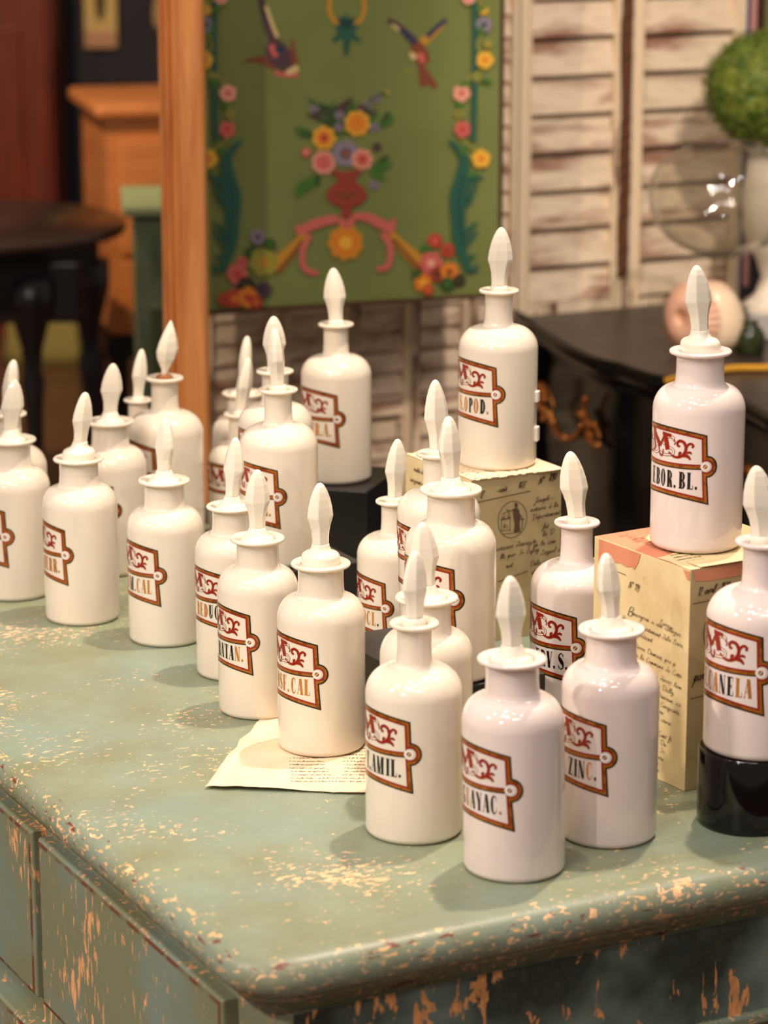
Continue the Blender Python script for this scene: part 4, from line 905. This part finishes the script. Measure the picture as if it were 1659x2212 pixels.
# side garlands
for fx in (lambda x: x, lambda x: 1525 - x):
    brush([(fx(1425), -40), (fx(1430), 300), (fx(1420), 720)], 26, 26, 'teal'); brush([(fx(1425), -20), (fx(1500), 80), (fx(1440), 230), (fx(1500), 330), (fx(1400), 400), (fx(1350), 560), (fx(1340), 680), (fx(1470), 800)], 9, 9, 'olv')
    for x, y, r, a_, b_ in [(1395, -10, 34, 'blush', 'pink'), (1470, 50, 26, 'yel', 'olv'), (1475, 125, 42, 'lav', 'nav'), (1480, 305, 46, 'yel', 'org'), (1495, 225, 22, 'olv', 'gld'), (1360, 475, 46, 'blush', 'pink'), (1365, 660, 44, 'pink', 'red'), (1460, 810, 50, 'yel', 'org'), (1440, 395, 24, 'olv', 'grn'), (1350, 580, 26, 'olv', 'grn2')]: flower(fx(x), y, r, a_, b_, 5)
    for x, y, an in [(1440, 60, 40), (1450, 180, 80), (1400, 420, 200), (1460, 400, -20), (1360, 560, 120), (1380, 740, 250), (1440, 880, 200)]: leaf(fx(x), y, an, 60, 26, 'grn')
ao = art.build('painting', [PC[k] for k in keys], pan, recalc=False)
b = bmesh.new(); b.from_mesh(ao.data)
b.normal_update()
for f_ in b.faces:
    if f_.normal.y > 0: f_.normal_flip()
b.to_mesh(ao.data); b.free()

# a second panel and coloured boards at the far right
def board(name, label, cat, x0, x1, m, off, zb, zt, th=.012, mats=None):
    a, b = s_on(x0), s_on(x1); r = empty(name, SP + SD * ((a + b) / 2) + SN * off + Vector((0, 0, zb)), SA); tag(r, label, cat)
    mb = MB(); mb.box((0, 0, (zt - zb) / 2), (b - a, th, zt - zb)); mb.build('board', m, r, bevel=.0015); return r
board('blue_board', 'narrow blue board standing between the shutter and the second green panel', 'board', 1594, 1607, mat('blue_paint', (42, 50, 116), .5), 0, .82, 1.75)
board('pink_board', 'narrow pink board beside the blue one at the upper right', 'board', 1608, 1620, mat('pink_paint', (206, 150, 140), .5), 0, .82, 1.75)
r = board('floral_screen', 'second green painted panel, cut off by the top right corner', 'painted panel', 1624, 1800, mgreen, .01, 1.05, 1.75)
mb = MB(); W_ = s_on(1800) - s_on(1624); mb.box((-W_ / 2, -.002, .35), (.006, .02, .7)); mb.build('braid_edging', D.materials['brown_braid'], r)
mb = MB()
for k in range(12): mb.poly([(-W_ / 2 + .035 + .008 * cos(j * pi / 4) + .012 * sin(k * 2), -.0065, .12 + k * .048 + .010 * sin(j * pi / 4)) for j in range(8)], k % 2)
mb.build('painted_flowers', [PC['pink'], PC['teal']], r)

# ------------------------------------------------------------------ pine post
zc = 4.22; xa, xb = xat(343, zc, 1.3), xat(441, zc, 1.3); W = xb - xa
post = empty('pine_post', ((xa + xb) / 2, zc, 0)); tag(post, 'tall moulded honey pine post left of the green painted panel', 'post')
mb = MB(); pr = [(-.5, .03), (-.5, -.004), (-.46, -.010), (-.42, -.010), (-.40, -.003), (-.37, -.002), (-.35, -.012), (-.29, -.014), (-.25, -.006), (-.22, -.004), (-.19, -.011), (-.10, -.011), (-.07, -.007), (.42, -.007), (.47, -.004), (.5, .0), (.5, .03)]
rg = [[(x * W, y, z) for x, y in pr] for z in (0, .6, 1.2, 1.8, 2.4)]; mb.loft(rg, 0, False); mb.build('moulded_post', M['pine'], post, bevel=.0012)

# ------------------------------------------------------------------ left background furniture
# round dark table
c0 = at(-88, 478, .75); rt = .385; tb = empty('round_table', (c0.x, c0.y, 0)); tag(tb, 'round dark wooden table at the left edge, out of focus', 'table')
mb = MB(); mb.lathe([(rt - .02, .722), (rt - .004, .726), (rt, .735), (rt - .002, .744), (rt - .012, .75)], 96); mb.build('tabletop', M['dtabletop'], tb)
mb = MB(); ra = rt * .83; mb.lathe([(ra, .60), (ra, .722)], 8, (0, 0, 0), 0, False); mb.build('apron', M['dtable'], tb)
def leg_prof(k): return [(.030 * k, .0), (.034 * k, .03), (.024 * k, .06), (.020 * k, .20), (.024 * k, .36), (.030 * k, .42), (.022 * k, .45), (.028 * k, .50), (.046 * k, .56), (.056 * k, .60), (.056 * k, .66)]
for px, py in ((72, -.235), (195, .02), (-210, -.235), (-120, .30)):
    x = xat(px, c0.y + py, .4) - c0.x; mb = MB(); mb.lathe(leg_prof(.9), 24, (x, py, 0)); mb.build('leg', M['dtable'], tb)
mb = MB(); mb.box((0, -.2, .62), (rt * 1.55, .03, .14)); mb.build('skirt', M['dtable'], tb, bevel=.01)
# mahogany cupboard
xl, xr = xat(-420, 9.05, 1.2), xat(108, 9.05, 1.2); cb = empty('mahogany_cupboard', ((xl + xr) / 2, 9.19, 0)); tag(cb, 'tall red mahogany cupboard beyond the round table', 'cupboard')
mb = MB(); mb.box((0, .0, 1.15), (xr - xl, .3, 2.3)); mb.build('cupboard_body', M['mahog'], cb, bevel=.006)
for k in (-1, 1):
    mb = MB(); wd_ = (xr - xl) / 2 - .03; cx = k * (xr - xl) / 4
    mb.box((cx, -.158, 1.15), (wd_, .018, 2.2)); dr = mb.build('door', M['mahog'], cb, bevel=.004)
    for zc_, hz in ((1.62, 1.0), (.6, .8)):
        mb = MB(); mb.box((cx, -.170, zc_), (wd_ - .16, .012, hz)); mb.build('raised_panel', M['mahog'], dr, bevel=.008)
# small framed print and tassel on the navy wall
Yb = 9.33; x0_, x1_ = xat(172, Yb, 1.6), xat(243, Yb, 1.6); zb_ = zat(Yb, 104)
pr_ = empty('hanging_print', ((x0_ + x1_) / 2, Yb, zb_)); tag(pr_, 'small cream hanging print on the navy wall at the top left', 'print')
mb = MB(); mb.box((0, 0, .2), (x1_ - x0_, .01, .4)); mb.build('sheet', mat('cream_print_paper', (214, 184, 120), .7), pr_, bevel=.001)
mb = MB(); mb.box((0, -.008, .028), (x1_ - x0_ - .006, .008, .05)); mb.build('lower_band', mat('pink_print_band', (196, 148, 118), .7), pr_)
mb = MB(); mb.poly([(.018 * cos(k * pi / 6), -.0065, .16 + .075 * sin(k * pi / 6)) for k in range(12)]); mb.build('motif', mat('dark_motif', (84, 70, 36), .8), pr_)
mb = MB(); mb.lathe([(.006, .0), (.022, .02), (.026, .05), (.022, .09), (.01, .12), (.004, .14)], 20); ts = mb.build('tassel', mat('cream_tassel', (186, 160, 122), .9)); ts.location = (xat(338, 9.3, 1.6), 9.315, zat(9.3, 70)); tag(ts, 'cream tassel on the navy wall beside the pine post', 'tassel')
# pine chest on a dark stand
Yp = 7.0; x0_, x1_ = xat(187, Yp, .7), xat(430, Yp, .7); zt = zat(Yp, 225); zb_ = zat(Yp, 732)
pc_ = empty('pine_chest', ((x0_ + x1_) / 2, Yp + .22, 0), radians(14)); tag(pc_, 'honey pine chest on a dark stand, behind the round table', 'chest')
Wp = x1_ - x0_
mb = MB(); mb.box((0, 0, (zt + zb_) / 2), (Wp, .44, zt - zb_ - .03)); mb.build('chest_body', M['pine2'], pc_, bevel=.004)
mb = MB(); mb.box((0, 0, zt - .015), (Wp + .06, .50, .036)); mb.build('chest_lid', M['pine2'], pc_, bevel=.012)
mb = MB(); mb.box((0, -.221, zt - .045), (Wp + .01, .012, .03)); mb.build('moulding', M['pine2'], pc_, bevel=.004)
zs = [zt - .08, zt - .38, zt - .56, zb_ + .01]
for a_, b_ in zip(zs, zs[1:]):
    mb = MB(); mb.box((0, -.224, (a_ + b_) / 2), (Wp - .06, .012, a_ - b_ - .014)); dr = mb.build('drawer', M['pine2'], pc_, bevel=.005)
    for k in (-.28, .28): mb = MB(); mb.lathe([(.004, 0), (.010, .01), (.011, .018), (.004, .024)], 14); mb.v = [(x + k * Wp, -.23 - z, y + (a_ + b_) / 2) for x, y, z in mb.v]; mb.build('knob', M['pine2'], dr)
mb = MB(); mb.box((0, 0, zb_ - .02), (Wp + .03, .46, .05)); mb.build('stand_frame', M['dtable'], pc_, bevel=.004)
for sx in (-1, 1):
    for sy in (-1, 1): mb = MB(); mb.box((sx * (Wp / 2 - .02), sy * .2, (zb_ - .04) / 2), (.045, .045, zb_ - .04)); mb.build('stand_leg', M['dtable'], pc_, bevel=.004)
mb = MB(); mb.box((0, -.2, .14), (Wp - .05, .03, .03)); mb.build('stretcher', M['dtable'], pc_, bevel=.003)
# green painted cabinet
Yg = 5.55; mgc = mat('old_green_cabinet_paint', (84, 98, 74), .5); t = NT(mgc); t.col(t.mix(t.ramp(t.noise(t.coord((4, 4, 1)), 8, 4), bw(.4, .7)), s2l((88, 102, 78)), s2l((66, 78, 56))))
x0_, x1_ = xat(283, Yg, .5), xat(440, Yg, .5); zt = zat(Yg, 443); gc = empty('green_cabinet', ((x0_ + x1_) / 2, Yg + .14, 0), radians(6)); tag(gc, 'narrow green painted cabinet behind the pine post', 'cabinet'); Wg = x1_ - x0_
mb = MB(); mb.box((0, 0, (zt - .02) / 2 + .0), (Wg, .26, zt - .02)); mb.build('cabinet_body', mgc, gc, bevel=.003)
mb = MB(); mb.box((0, 0, zt - .01), (Wg + .045, .31, .022)); mb.build('cabinet_top', mat('pale_green_paint', (128, 140, 104), .5), gc, bevel=.006)
mb = MB(); mb.box((0, -.132, zt * .42), (Wg - .054, .012, zt * .72)); dr = mb.build('door', mat('dark_green_door_paint', (58, 66, 40), .5), gc, bevel=.004)
# khaki draped chest far back
Yk = 8.55; x0_, x1_ = xat(5, Yk, .2), xat(172, Yk, .2); zt = zat(Yk, 600)
kh = empty('khaki_draped_bench', ((x0_ + x1_) / 2, Yk + .2, 0)); tag(kh, 'khaki cloth draped bench seen between the legs of the round table', 'bench')
mb = MB(); nn = 60; base_ = []
for g, z in ((0, 0), (0, .05), (.01, zt * .6), (.015, zt - .03), (.03, zt)):
    ring_ = []
    for (x, y) in rrect((x1_ - x0_) / 2 - g, .2 - g, .03, 10): q = atan2(y, x); k = 1 + .02 * sin(q * 22) * (1 - z / zt); ring_.append((x * k, y * k, z))
    base_.append(ring_)
mb.loft(base_, 0, True); mb.build('draped_cloth', mat('khaki_cloth', (150, 138, 78), .9), kh)

# ------------------------------------------------------------------ black commode on the right
CZT = .82
edge = [at(px, py, CZT) for px, py in ((1108, 668), (1128, 692), (1165, 712), (1212, 740), (1255, 762), (1290, 776), (1335, 786), (1376, 800), (1418, 812), (1480, 822), (1545, 840), (1605, 868), (1662, 902))]
ce = catmull([(p.x, p.y, 0) for p in edge], 5); far0 = Vector((.236, 4.845, 0)); 
corner_b = Vector((.236, 4.845, 0)) + SD * 1.15; nd = Vector((ce[-1].x, ce[-1].y, 0)) + Vector((.05, -.10, 0)); near_r = nd + SD * .75
outl = [far0] + [Vector((p[0], p[1], 0)) for p in ce] + [nd, near_r, corner_b]
cen = sum(outl, Vector((0, 0, 0))) / len(outl); cm = empty('black_commode', (cen.x, cen.y, 0)); tag(cm, 'ebonised serpentine commode with gilt handles behind the right-hand bottles', 'commode')
def off_out(g):
    n = len(outl); out = []
    for i in range(n):
        d = (outl[(i + 1) % n] - outl[i - 1]).normalized(); nrm = Vector((-d.y, d.x, 0)); q = outl[i] + nrm * g
        out.append((q.x - cen.x, q.y - cen.y))
    return out
def area2(pl): return sum(pl[i][0] * pl[(i + 1) % len(pl)][1] - pl[(i + 1) % len(pl)][0] * pl[i][1] for i in range(len(pl)))
sg = 1 if area2([(p.x, p.y) for p in outl]) > 0 else -1
mb = MB(); rg = []
for g, z in ((.03, CZT - .036), (.012, CZT - .032), (.0, CZT - .024), (-.002, CZT - .014), (.002, CZT - .004), (.010, CZT)): rg.append([(x, y, z) for x, y in off_out(sg * g)])
mb.loft(rg, 1, True, capt=False); mb.face([mb.vert(p) for p in rg[-1]], 0, False); mb.build('commode_top', [M['ebonytop'], M['ebony']], cm)
mb = MB(); rg = []
for g, z in ((.10, .12), (.075, .2), (.05, .34), (.048, .44), (.040, .46), (.040, .475), (.048, .485), (.036, .6), (.036, .70), (.042, .76), (.034, CZT - .034)): rg.append([(x, y, z) for x, y in off_out(sg * g)])
mb.loft(rg, 0, True); mb.build('commode_body', M['ebony'], cm)
for q in (outl[2], nd, near_r, corner_b):
    v_ = (q - cen) * .93; mb = MB(); mb.lathe([(.016, 0), (.022, .02), (.018, .05), (.030, .12), (.045, .18)], 16, (v_.x, v_.y, 0)); mb.build('foot', M['ebony'], cm)
def gilt_handle(pix):
    """pix: list of (px, py) on the drawer front; built on the plane of the front"""
    P0 = Vector((edge[4].x, edge[4].y, 0)); dd = (edge[6] - edge[2]).normalized(); n = Vector((dd.y, -dd.x, 0))
    if n.y > 0: n = -n
    P0 = P0 - n * .030
    return P0, n, dd
P0, n, dd = gilt_handle(None)
def front(px, py, o_=.006): return at_plane(px, py, P0 + n * o_, n) - cen
mb = MB(); random.seed(9)
def scroll(pts, r0, r1): 
    q = catmull([front(px, py) for px, py in pts], 5); mb.tube(q, [r0 + (r1 - r0) * i / (len(q) - 1) for i in range(len(q))], 8)
def lump(px, py, r):
    c = front(px, py, .008); 
    mb.loft([[(c.x + r * sin(a) * cos(k * pi / 5), c.y + r * sin(a) * sin(k * pi / 5), c.z + r * cos(a)) for k in range(10)] for a in (.2, .7, 1.2, 1.7, 2.2, 2.8)], 0, True)
scroll([(1160, 830), (1175, 850), (1168, 880), (1182, 900)], .006, .004); scroll([(1170, 828), (1188, 850), (1196, 880)], .004, .003); scroll([(1160, 870), (1178, 885), (1172, 905)], .005, .004)
for px, py in ((1168, 838), (1178, 862), (1165, 880), (1186, 895), (1174, 905)): lump(px, py, .006)
mb.build('gilt_mount', M['gilt'], cm); mb = MB()
scroll([(1266, 860), (1262, 890), (1275, 915), (1270, 945), (1292, 965)], .004, .006); scroll([(1248, 890), (1262, 905), (1285, 920), (1296, 945)], .005, .003); scroll([(1270, 930), (1282, 955), (1296, 970)], .006, .003)
for px, py in ((1265, 862), (1256, 895), (1270, 915), (1284, 918), (1276, 940), (1292, 962)): lump(px, py, .006)
mb.build('gilt_mount', M['gilt'], cm)
mb = MB(); scroll([(1188, 888), (1194, 915), (1210, 940), (1232, 948), (1250, 936), (1258, 915)], .006, .006)
for px, py in ((1196, 912), (1222, 946)): lump(px, py, .008)
mb.build('gilt_handle', M['gilt'], cm)
P0 = Vector((edge[11].x, edge[11].y, 0)) - n * .02
mb = MB(); scroll([(1590, 1000), (1602, 1020), (1620, 1010), (1634, 1030)], .005, .005); lump(1598, 1010, .007); lump(1622, 1020, .007); mb.build('gilt_mount', M['gilt'], cm)

# things on the commode
gl = D.materials.new('clear_glass'); gl.use_nodes = True; nt_ = gl.node_tree; nt_.nodes.clear()
n_o = nt_.nodes.new('ShaderNodeOutputMaterial'); n_m = nt_.nodes.new('ShaderNodeMixShader'); n_t = nt_.nodes.new('ShaderNodeBsdfTransparent'); n_g = nt_.nodes.new('ShaderNodeBsdfGlossy'); n_w = nt_.nodes.new('ShaderNodeLayerWeight'); n_p = nt_.nodes.new('ShaderNodeMath'); n_p.operation = 'POWER'; n_p.inputs[1].default_value = 3.5; n_f = nt_.nodes.new('ShaderNodeMath'); n_f.operation = 'MULTIPLY_ADD'; n_f.inputs[1].default_value = .7; n_f.inputs[2].default_value = .045
n_t.inputs[0].default_value = (.965, .965, .94, 1); n_g.inputs['Roughness'].default_value = .03; n_w.inputs[0].default_value = .5
nt_.links.new(n_w.outputs['Facing'], n_p.inputs[0]); nt_.links.new(n_p.outputs[0], n_f.inputs[0])
nt_.links.new(n_f.outputs[0], n_m.inputs[0]); nt_.links.new(n_t.outputs[0], n_m.inputs[1]); nt_.links.new(n_g.outputs[0], n_m.inputs[2]); nt_.links.new(n_m.outputs[0], n_o.inputs[0])
Yq = 4.64
zq = lambda py: zat(Yq, py) - CZT
sc_ = (Yq * cos(PITCH) + .6 * sin(PITCH)) / FPX
gob = empty('glass_goblet', (xat(1562, Yq, 1.1), Yq, CZT)); tag(gob, 'large clear footed glass bowl on the black commode in front of the shutter', 'goblet')
mb = MB(); R_ = lambda px: px * sc_
outer = [(R_(58), 0), (R_(60), .004), (R_(40), .010), (R_(18), .02), (R_(13), .04), (R_(13), zq(640)), (R_(17), zq(610)), (R_(14), zq(585)), (R_(22), zq(562)), (R_(60), zq(545)), (R_(110), zq(520)), (R_(148), zq(475)), (R_(160), zq(425)), (R_(152), zq(380)), (R_(128), zq(345)), (R_(98), zq(328)), (R_(84), zq(322)), (R_(86), zq(316)), (R_(94), zq(310))]
pq = catmull([(a_, b_, 0) for a_, b_ in outer[5:]], 5); prof = outer[:5] + [(p[0], p[1]) for p in pq]
inn = [(max(.002, p[0] - .0013), p[1] + (.0014 if p[1] < zq(500) else 0)) for p in pq if p[1] > zq(548)][::-1]
prof = prof + inn + [(R_(20), zq(542)), (0.0005, zq(545))]
mb.lathe(prof, 96, capt=False); mb.build('bowl', gl, gob)
# moss ball on a white urn
Ym = 4.90; scm = (Ym * cos(PITCH) + .3 * sin(PITCH)) / FPX
urn = empty('white_urn', (xat(1678, Ym, 1.1), Ym, CZT)); tag(urn, 'white urn at the right edge behind the glass bowl', 'urn')
zq2 = lambda py: zat(Ym, py) - CZT
mb = MB(); mb.lathe([(.05, 0), (.055, .01), (.03, .03), (.02, .06), (.03, .09), (.055, .14), (.058, zq2(420)), (.050, zq2(350)), (.044, zq2(335)), (.052, zq2(326)), (.060, zq2(320)), (.056, zq2(316)), (.040, zq2(318)), (.038, zq2(330)), (.0, zq2(332))], 64, capt=False)
mb.build('urn_body', mat('white_ceramic', (226, 214, 196), .35), urn)
ball_r = 122 * scm; bc = Vector((xat(1650, Ym, 1.4), Ym, zat(Ym, 190))); bl = empty('moss_ball', (bc.x, bc.y, bc.z - ball_r)); tag(bl, 'green moss ball resting on the white urn at the upper right', 'moss ball')
mleaf = mat('moss_green', (70, 96, 18), .6); t = NT(mleaf); v = t.coord(); t.col(t.mix(t.ramp(t.noise(v, 45, 3), bw(.35, .65)), s2l((58, 86, 12)), s2l((128, 140, 44))))
mb = MB(); nlat, nlon = 60, 100; rg = []
for i in range(1, nlat):
    a = pi * i / nlat; row = []
    for j in range(nlon):
        b_ = 2 * pi * j / nlon; d_ = Vector((sin(a) * cos(b_), sin(a) * sin(b_), -cos(a))); r0 = ball_r * (.93 + .07 * noise.noise(d_ * 6) + .05 * noise.noise(d_ * 17)); q = d_ * r0 + Vector((0, 0, ball_r)); row.append(tuple(q))
    rg.append(row)
mb.loft(rg, 0, True); random.seed(4)
for k in range(3600):
    zc_ = random.uniform(-1, 1); an = random.uniform(0, 2 * pi); rr_ = sqrt(1 - zc_ * zc_); d_ = Vector((rr_ * cos(an), rr_ * sin(an), zc_)); c_ = d_ * ball_r * random.uniform(.93, 1.03) + Vector((0, 0, ball_r))
    t1 = d_.cross(Vector((random.gauss(0, 1), random.gauss(0, 1), random.gauss(0, 1)))).normalized(); t1 = (t1 + d_ * random.uniform(.1, .9)).normalized(); t2 = d_.cross(t1).normalized(); L_ = random.uniform(.005, .010); W_ = L_ * .5
    mb.poly([c_, c_ + t1 * L_ * .5 + t2 * W_ * .5, c_ + t1 * L_, c_ + t1 * L_ * .5 - t2 * W_ * .5 + d_ * .001])
mb.build('moss', mleaf, bl, recalc=False)
# sea shell
msh = mat('shell', (236, 204, 172), .3); t = NT(msh)
at_ = t.add('ShaderNodeAttribute', attribute_name='ribs'); t.col(t.mix(at_.outputs['Fac'], s2l((242, 216, 182)), s2l((206, 140, 112))))
Ys = at(1520, 772, CZT).y + .05; scs = (Ys * cos(PITCH) + .8 * sin(PITCH)) / FPX
sh = empty('sea_shell', (xat(1525, Ys, .9), Ys, CZT)); tag(sh, 'large coiled sea shell, pink-ribbed at left and smooth cream at right, behind the EBOR.BL. stopper', 'shell')
hs = zat(Ys, 606) - CZT; mb = MB(); ribv = []
# smooth body whorl
rg = []; n1 = 36
for i in range(n1 + 1):
    a = pi * i / n1; z_ = hs * .5 * (1 - cos(a)); f_ = sin(a) ** .82; cx_ = (12 + 14 * (1 - z_ / hs) * 1.0) * scs; rw = 66 * scs * f_ * (1.10 - .26 * z_ / hs)
    rg.append([(cx_ + rw * cos(2 * pi * k / 48), .9 * rw * sin(2 * pi * k / 48), z_) for k in range(48)]); ribv += [max(0, min(.55, (z_ / hs - .82) * 3))] * 48
mb.loft(rg, 0, True)
# ribbed coiled spire facing the left front
axd = Vector((-.72, -.68, .10)).normalized(); xv = Vector((0, 0, 1)); xv = (xv - axd * xv.dot(axd)).normalized(); yv = axd.cross(xv); c_ = Vector((-30 * scs, -.012, hs * .50)); rg = []; Rm = 74 * scs
for i in range(46):
    u_ = i / 45; r_ = Rm * (1 - u_) ** .85 + .0008; dep = .030 * sin(min(1, u_ * 1.5) * pi / 2) - (.018 * max(0, u_ - .8) / .2)
    ring_ = []
    for k in range(144):
        b_ = 2 * pi * k / 144; rib = .5 + .5 * sin(b_ * 30 + u_ * 9); rr_ = r_ * (1 + .035 * rib * min(1, (1 - u_) * 2)); q = c_ + axd * (dep + .005 * rib * (1 - u_)) + xv * rr_ * cos(b_) + yv * rr_ * sin(b_); ring_.append(tuple(q)); ribv.append(.35 + .65 * rib)
    rg.append(ring_)
mb.loft(rg, 0, True, capb=False)
so = mb.build('shell_body', msh, sh)
at2 = so.data.attributes.new('ribs', 'FLOAT', 'POINT'); at2.data.foreach_set('value', ribv + [0.0] * (len(so.data.vertices) - len(ribv)))
# coral on a grey plinth
Yc_ = 4.66; cr = empty('plinth_block', (xat(1668, Yc_, .9), Yc_, CZT)); tag(cr, 'pale grey slab at the right edge beside the shell', 'plinth')
hz = zat(Yc_, 668) - CZT; mb = MB(); mb.box((0, 0, hz / 2), (.085, .09, hz)); mb.build('slab', mat('pale_grey_stone', (176, 170, 162), .6), cr, bevel=.003)
co = empty('white_coral', (xat(1668, Yc_, .9), Yc_, CZT + hz)); tag(co, 'white craggy coral piece on the pale grey slab', 'coral'); mb = MB(); rg = []
for z, r in ((0, .046), (.008, .044), (.016, .034), (.024, .028), (.034, .020), (.044, .014), (.052, .006)):
    rg.append([((r * (1 + .25 * noise.noise(Vector((k * .7, z * 60, 2))))) * cos(k * pi / 9), (r * (1 + .25 * noise.noise(Vector((k * .7, z * 60, 9))))) * sin(k * pi / 9), z + .002 * noise.noise(Vector((k, z * 30, 5))) * (z > 0)) for k in range(18)])
mb.loft(rg, 0, False); mb.build('coral_body', mat('white_coral_mat', (236, 222, 200), .7), co)
# dark green bottle stub behind shell, rope
jr = empty('dark_green_jar', (xat(1622, 4.50, .9), 4.50, CZT)); tag(jr, 'small dark green glass jar between the shell and the grey slab', 'jar')
mb = MB(); mb.lathe([(.020, 0), (.024, .004), (.025, .03), (.018, .042), (.012, .046), (.012, .052), (.014, .054)], 28); mb.build('jar_body', mat('dark_green_glass', (46, 52, 26), .15), jr)
rp = []
for k in range(60):
    u_ = k / 59; p = at(1440 + (1700 - 1440) * u_, 832 - 36 * u_ ** .6 + 3 * sin(u_ * 9), CZT); rp.append(Vector((p.x, p.y, CZT + .0062)))
ro = empty('yellow_cord', rp[0] - Vector((0, 0, .0062))); tag(ro, 'thick yellow twisted cord lying on the black commode', 'cord'); mb = MB()
base_ = catmull(rp[::4], 20)
for ph in (0, 2.094, 4.189):
    pts = []
    for i, p in enumerate(base_):
        d_ = (base_[min(i + 1, len(base_) - 1)] - base_[max(i - 1, 0)]).normalized(); s_ = d_.cross(Vector((0, 0, 1))).normalized(); a = i * .28 + ph; pts.append(p + s_ * .0026 * cos(a) + Vector((0, 0, 1)) * .0026 * sin(a) - rp[0] + Vector((0, 0, .0062)))
    mb.tube(pts, .0034, 7)
mb.build('twisted_strands', mat('yellow_cord_fibre', (206, 148, 30), .8), ro)
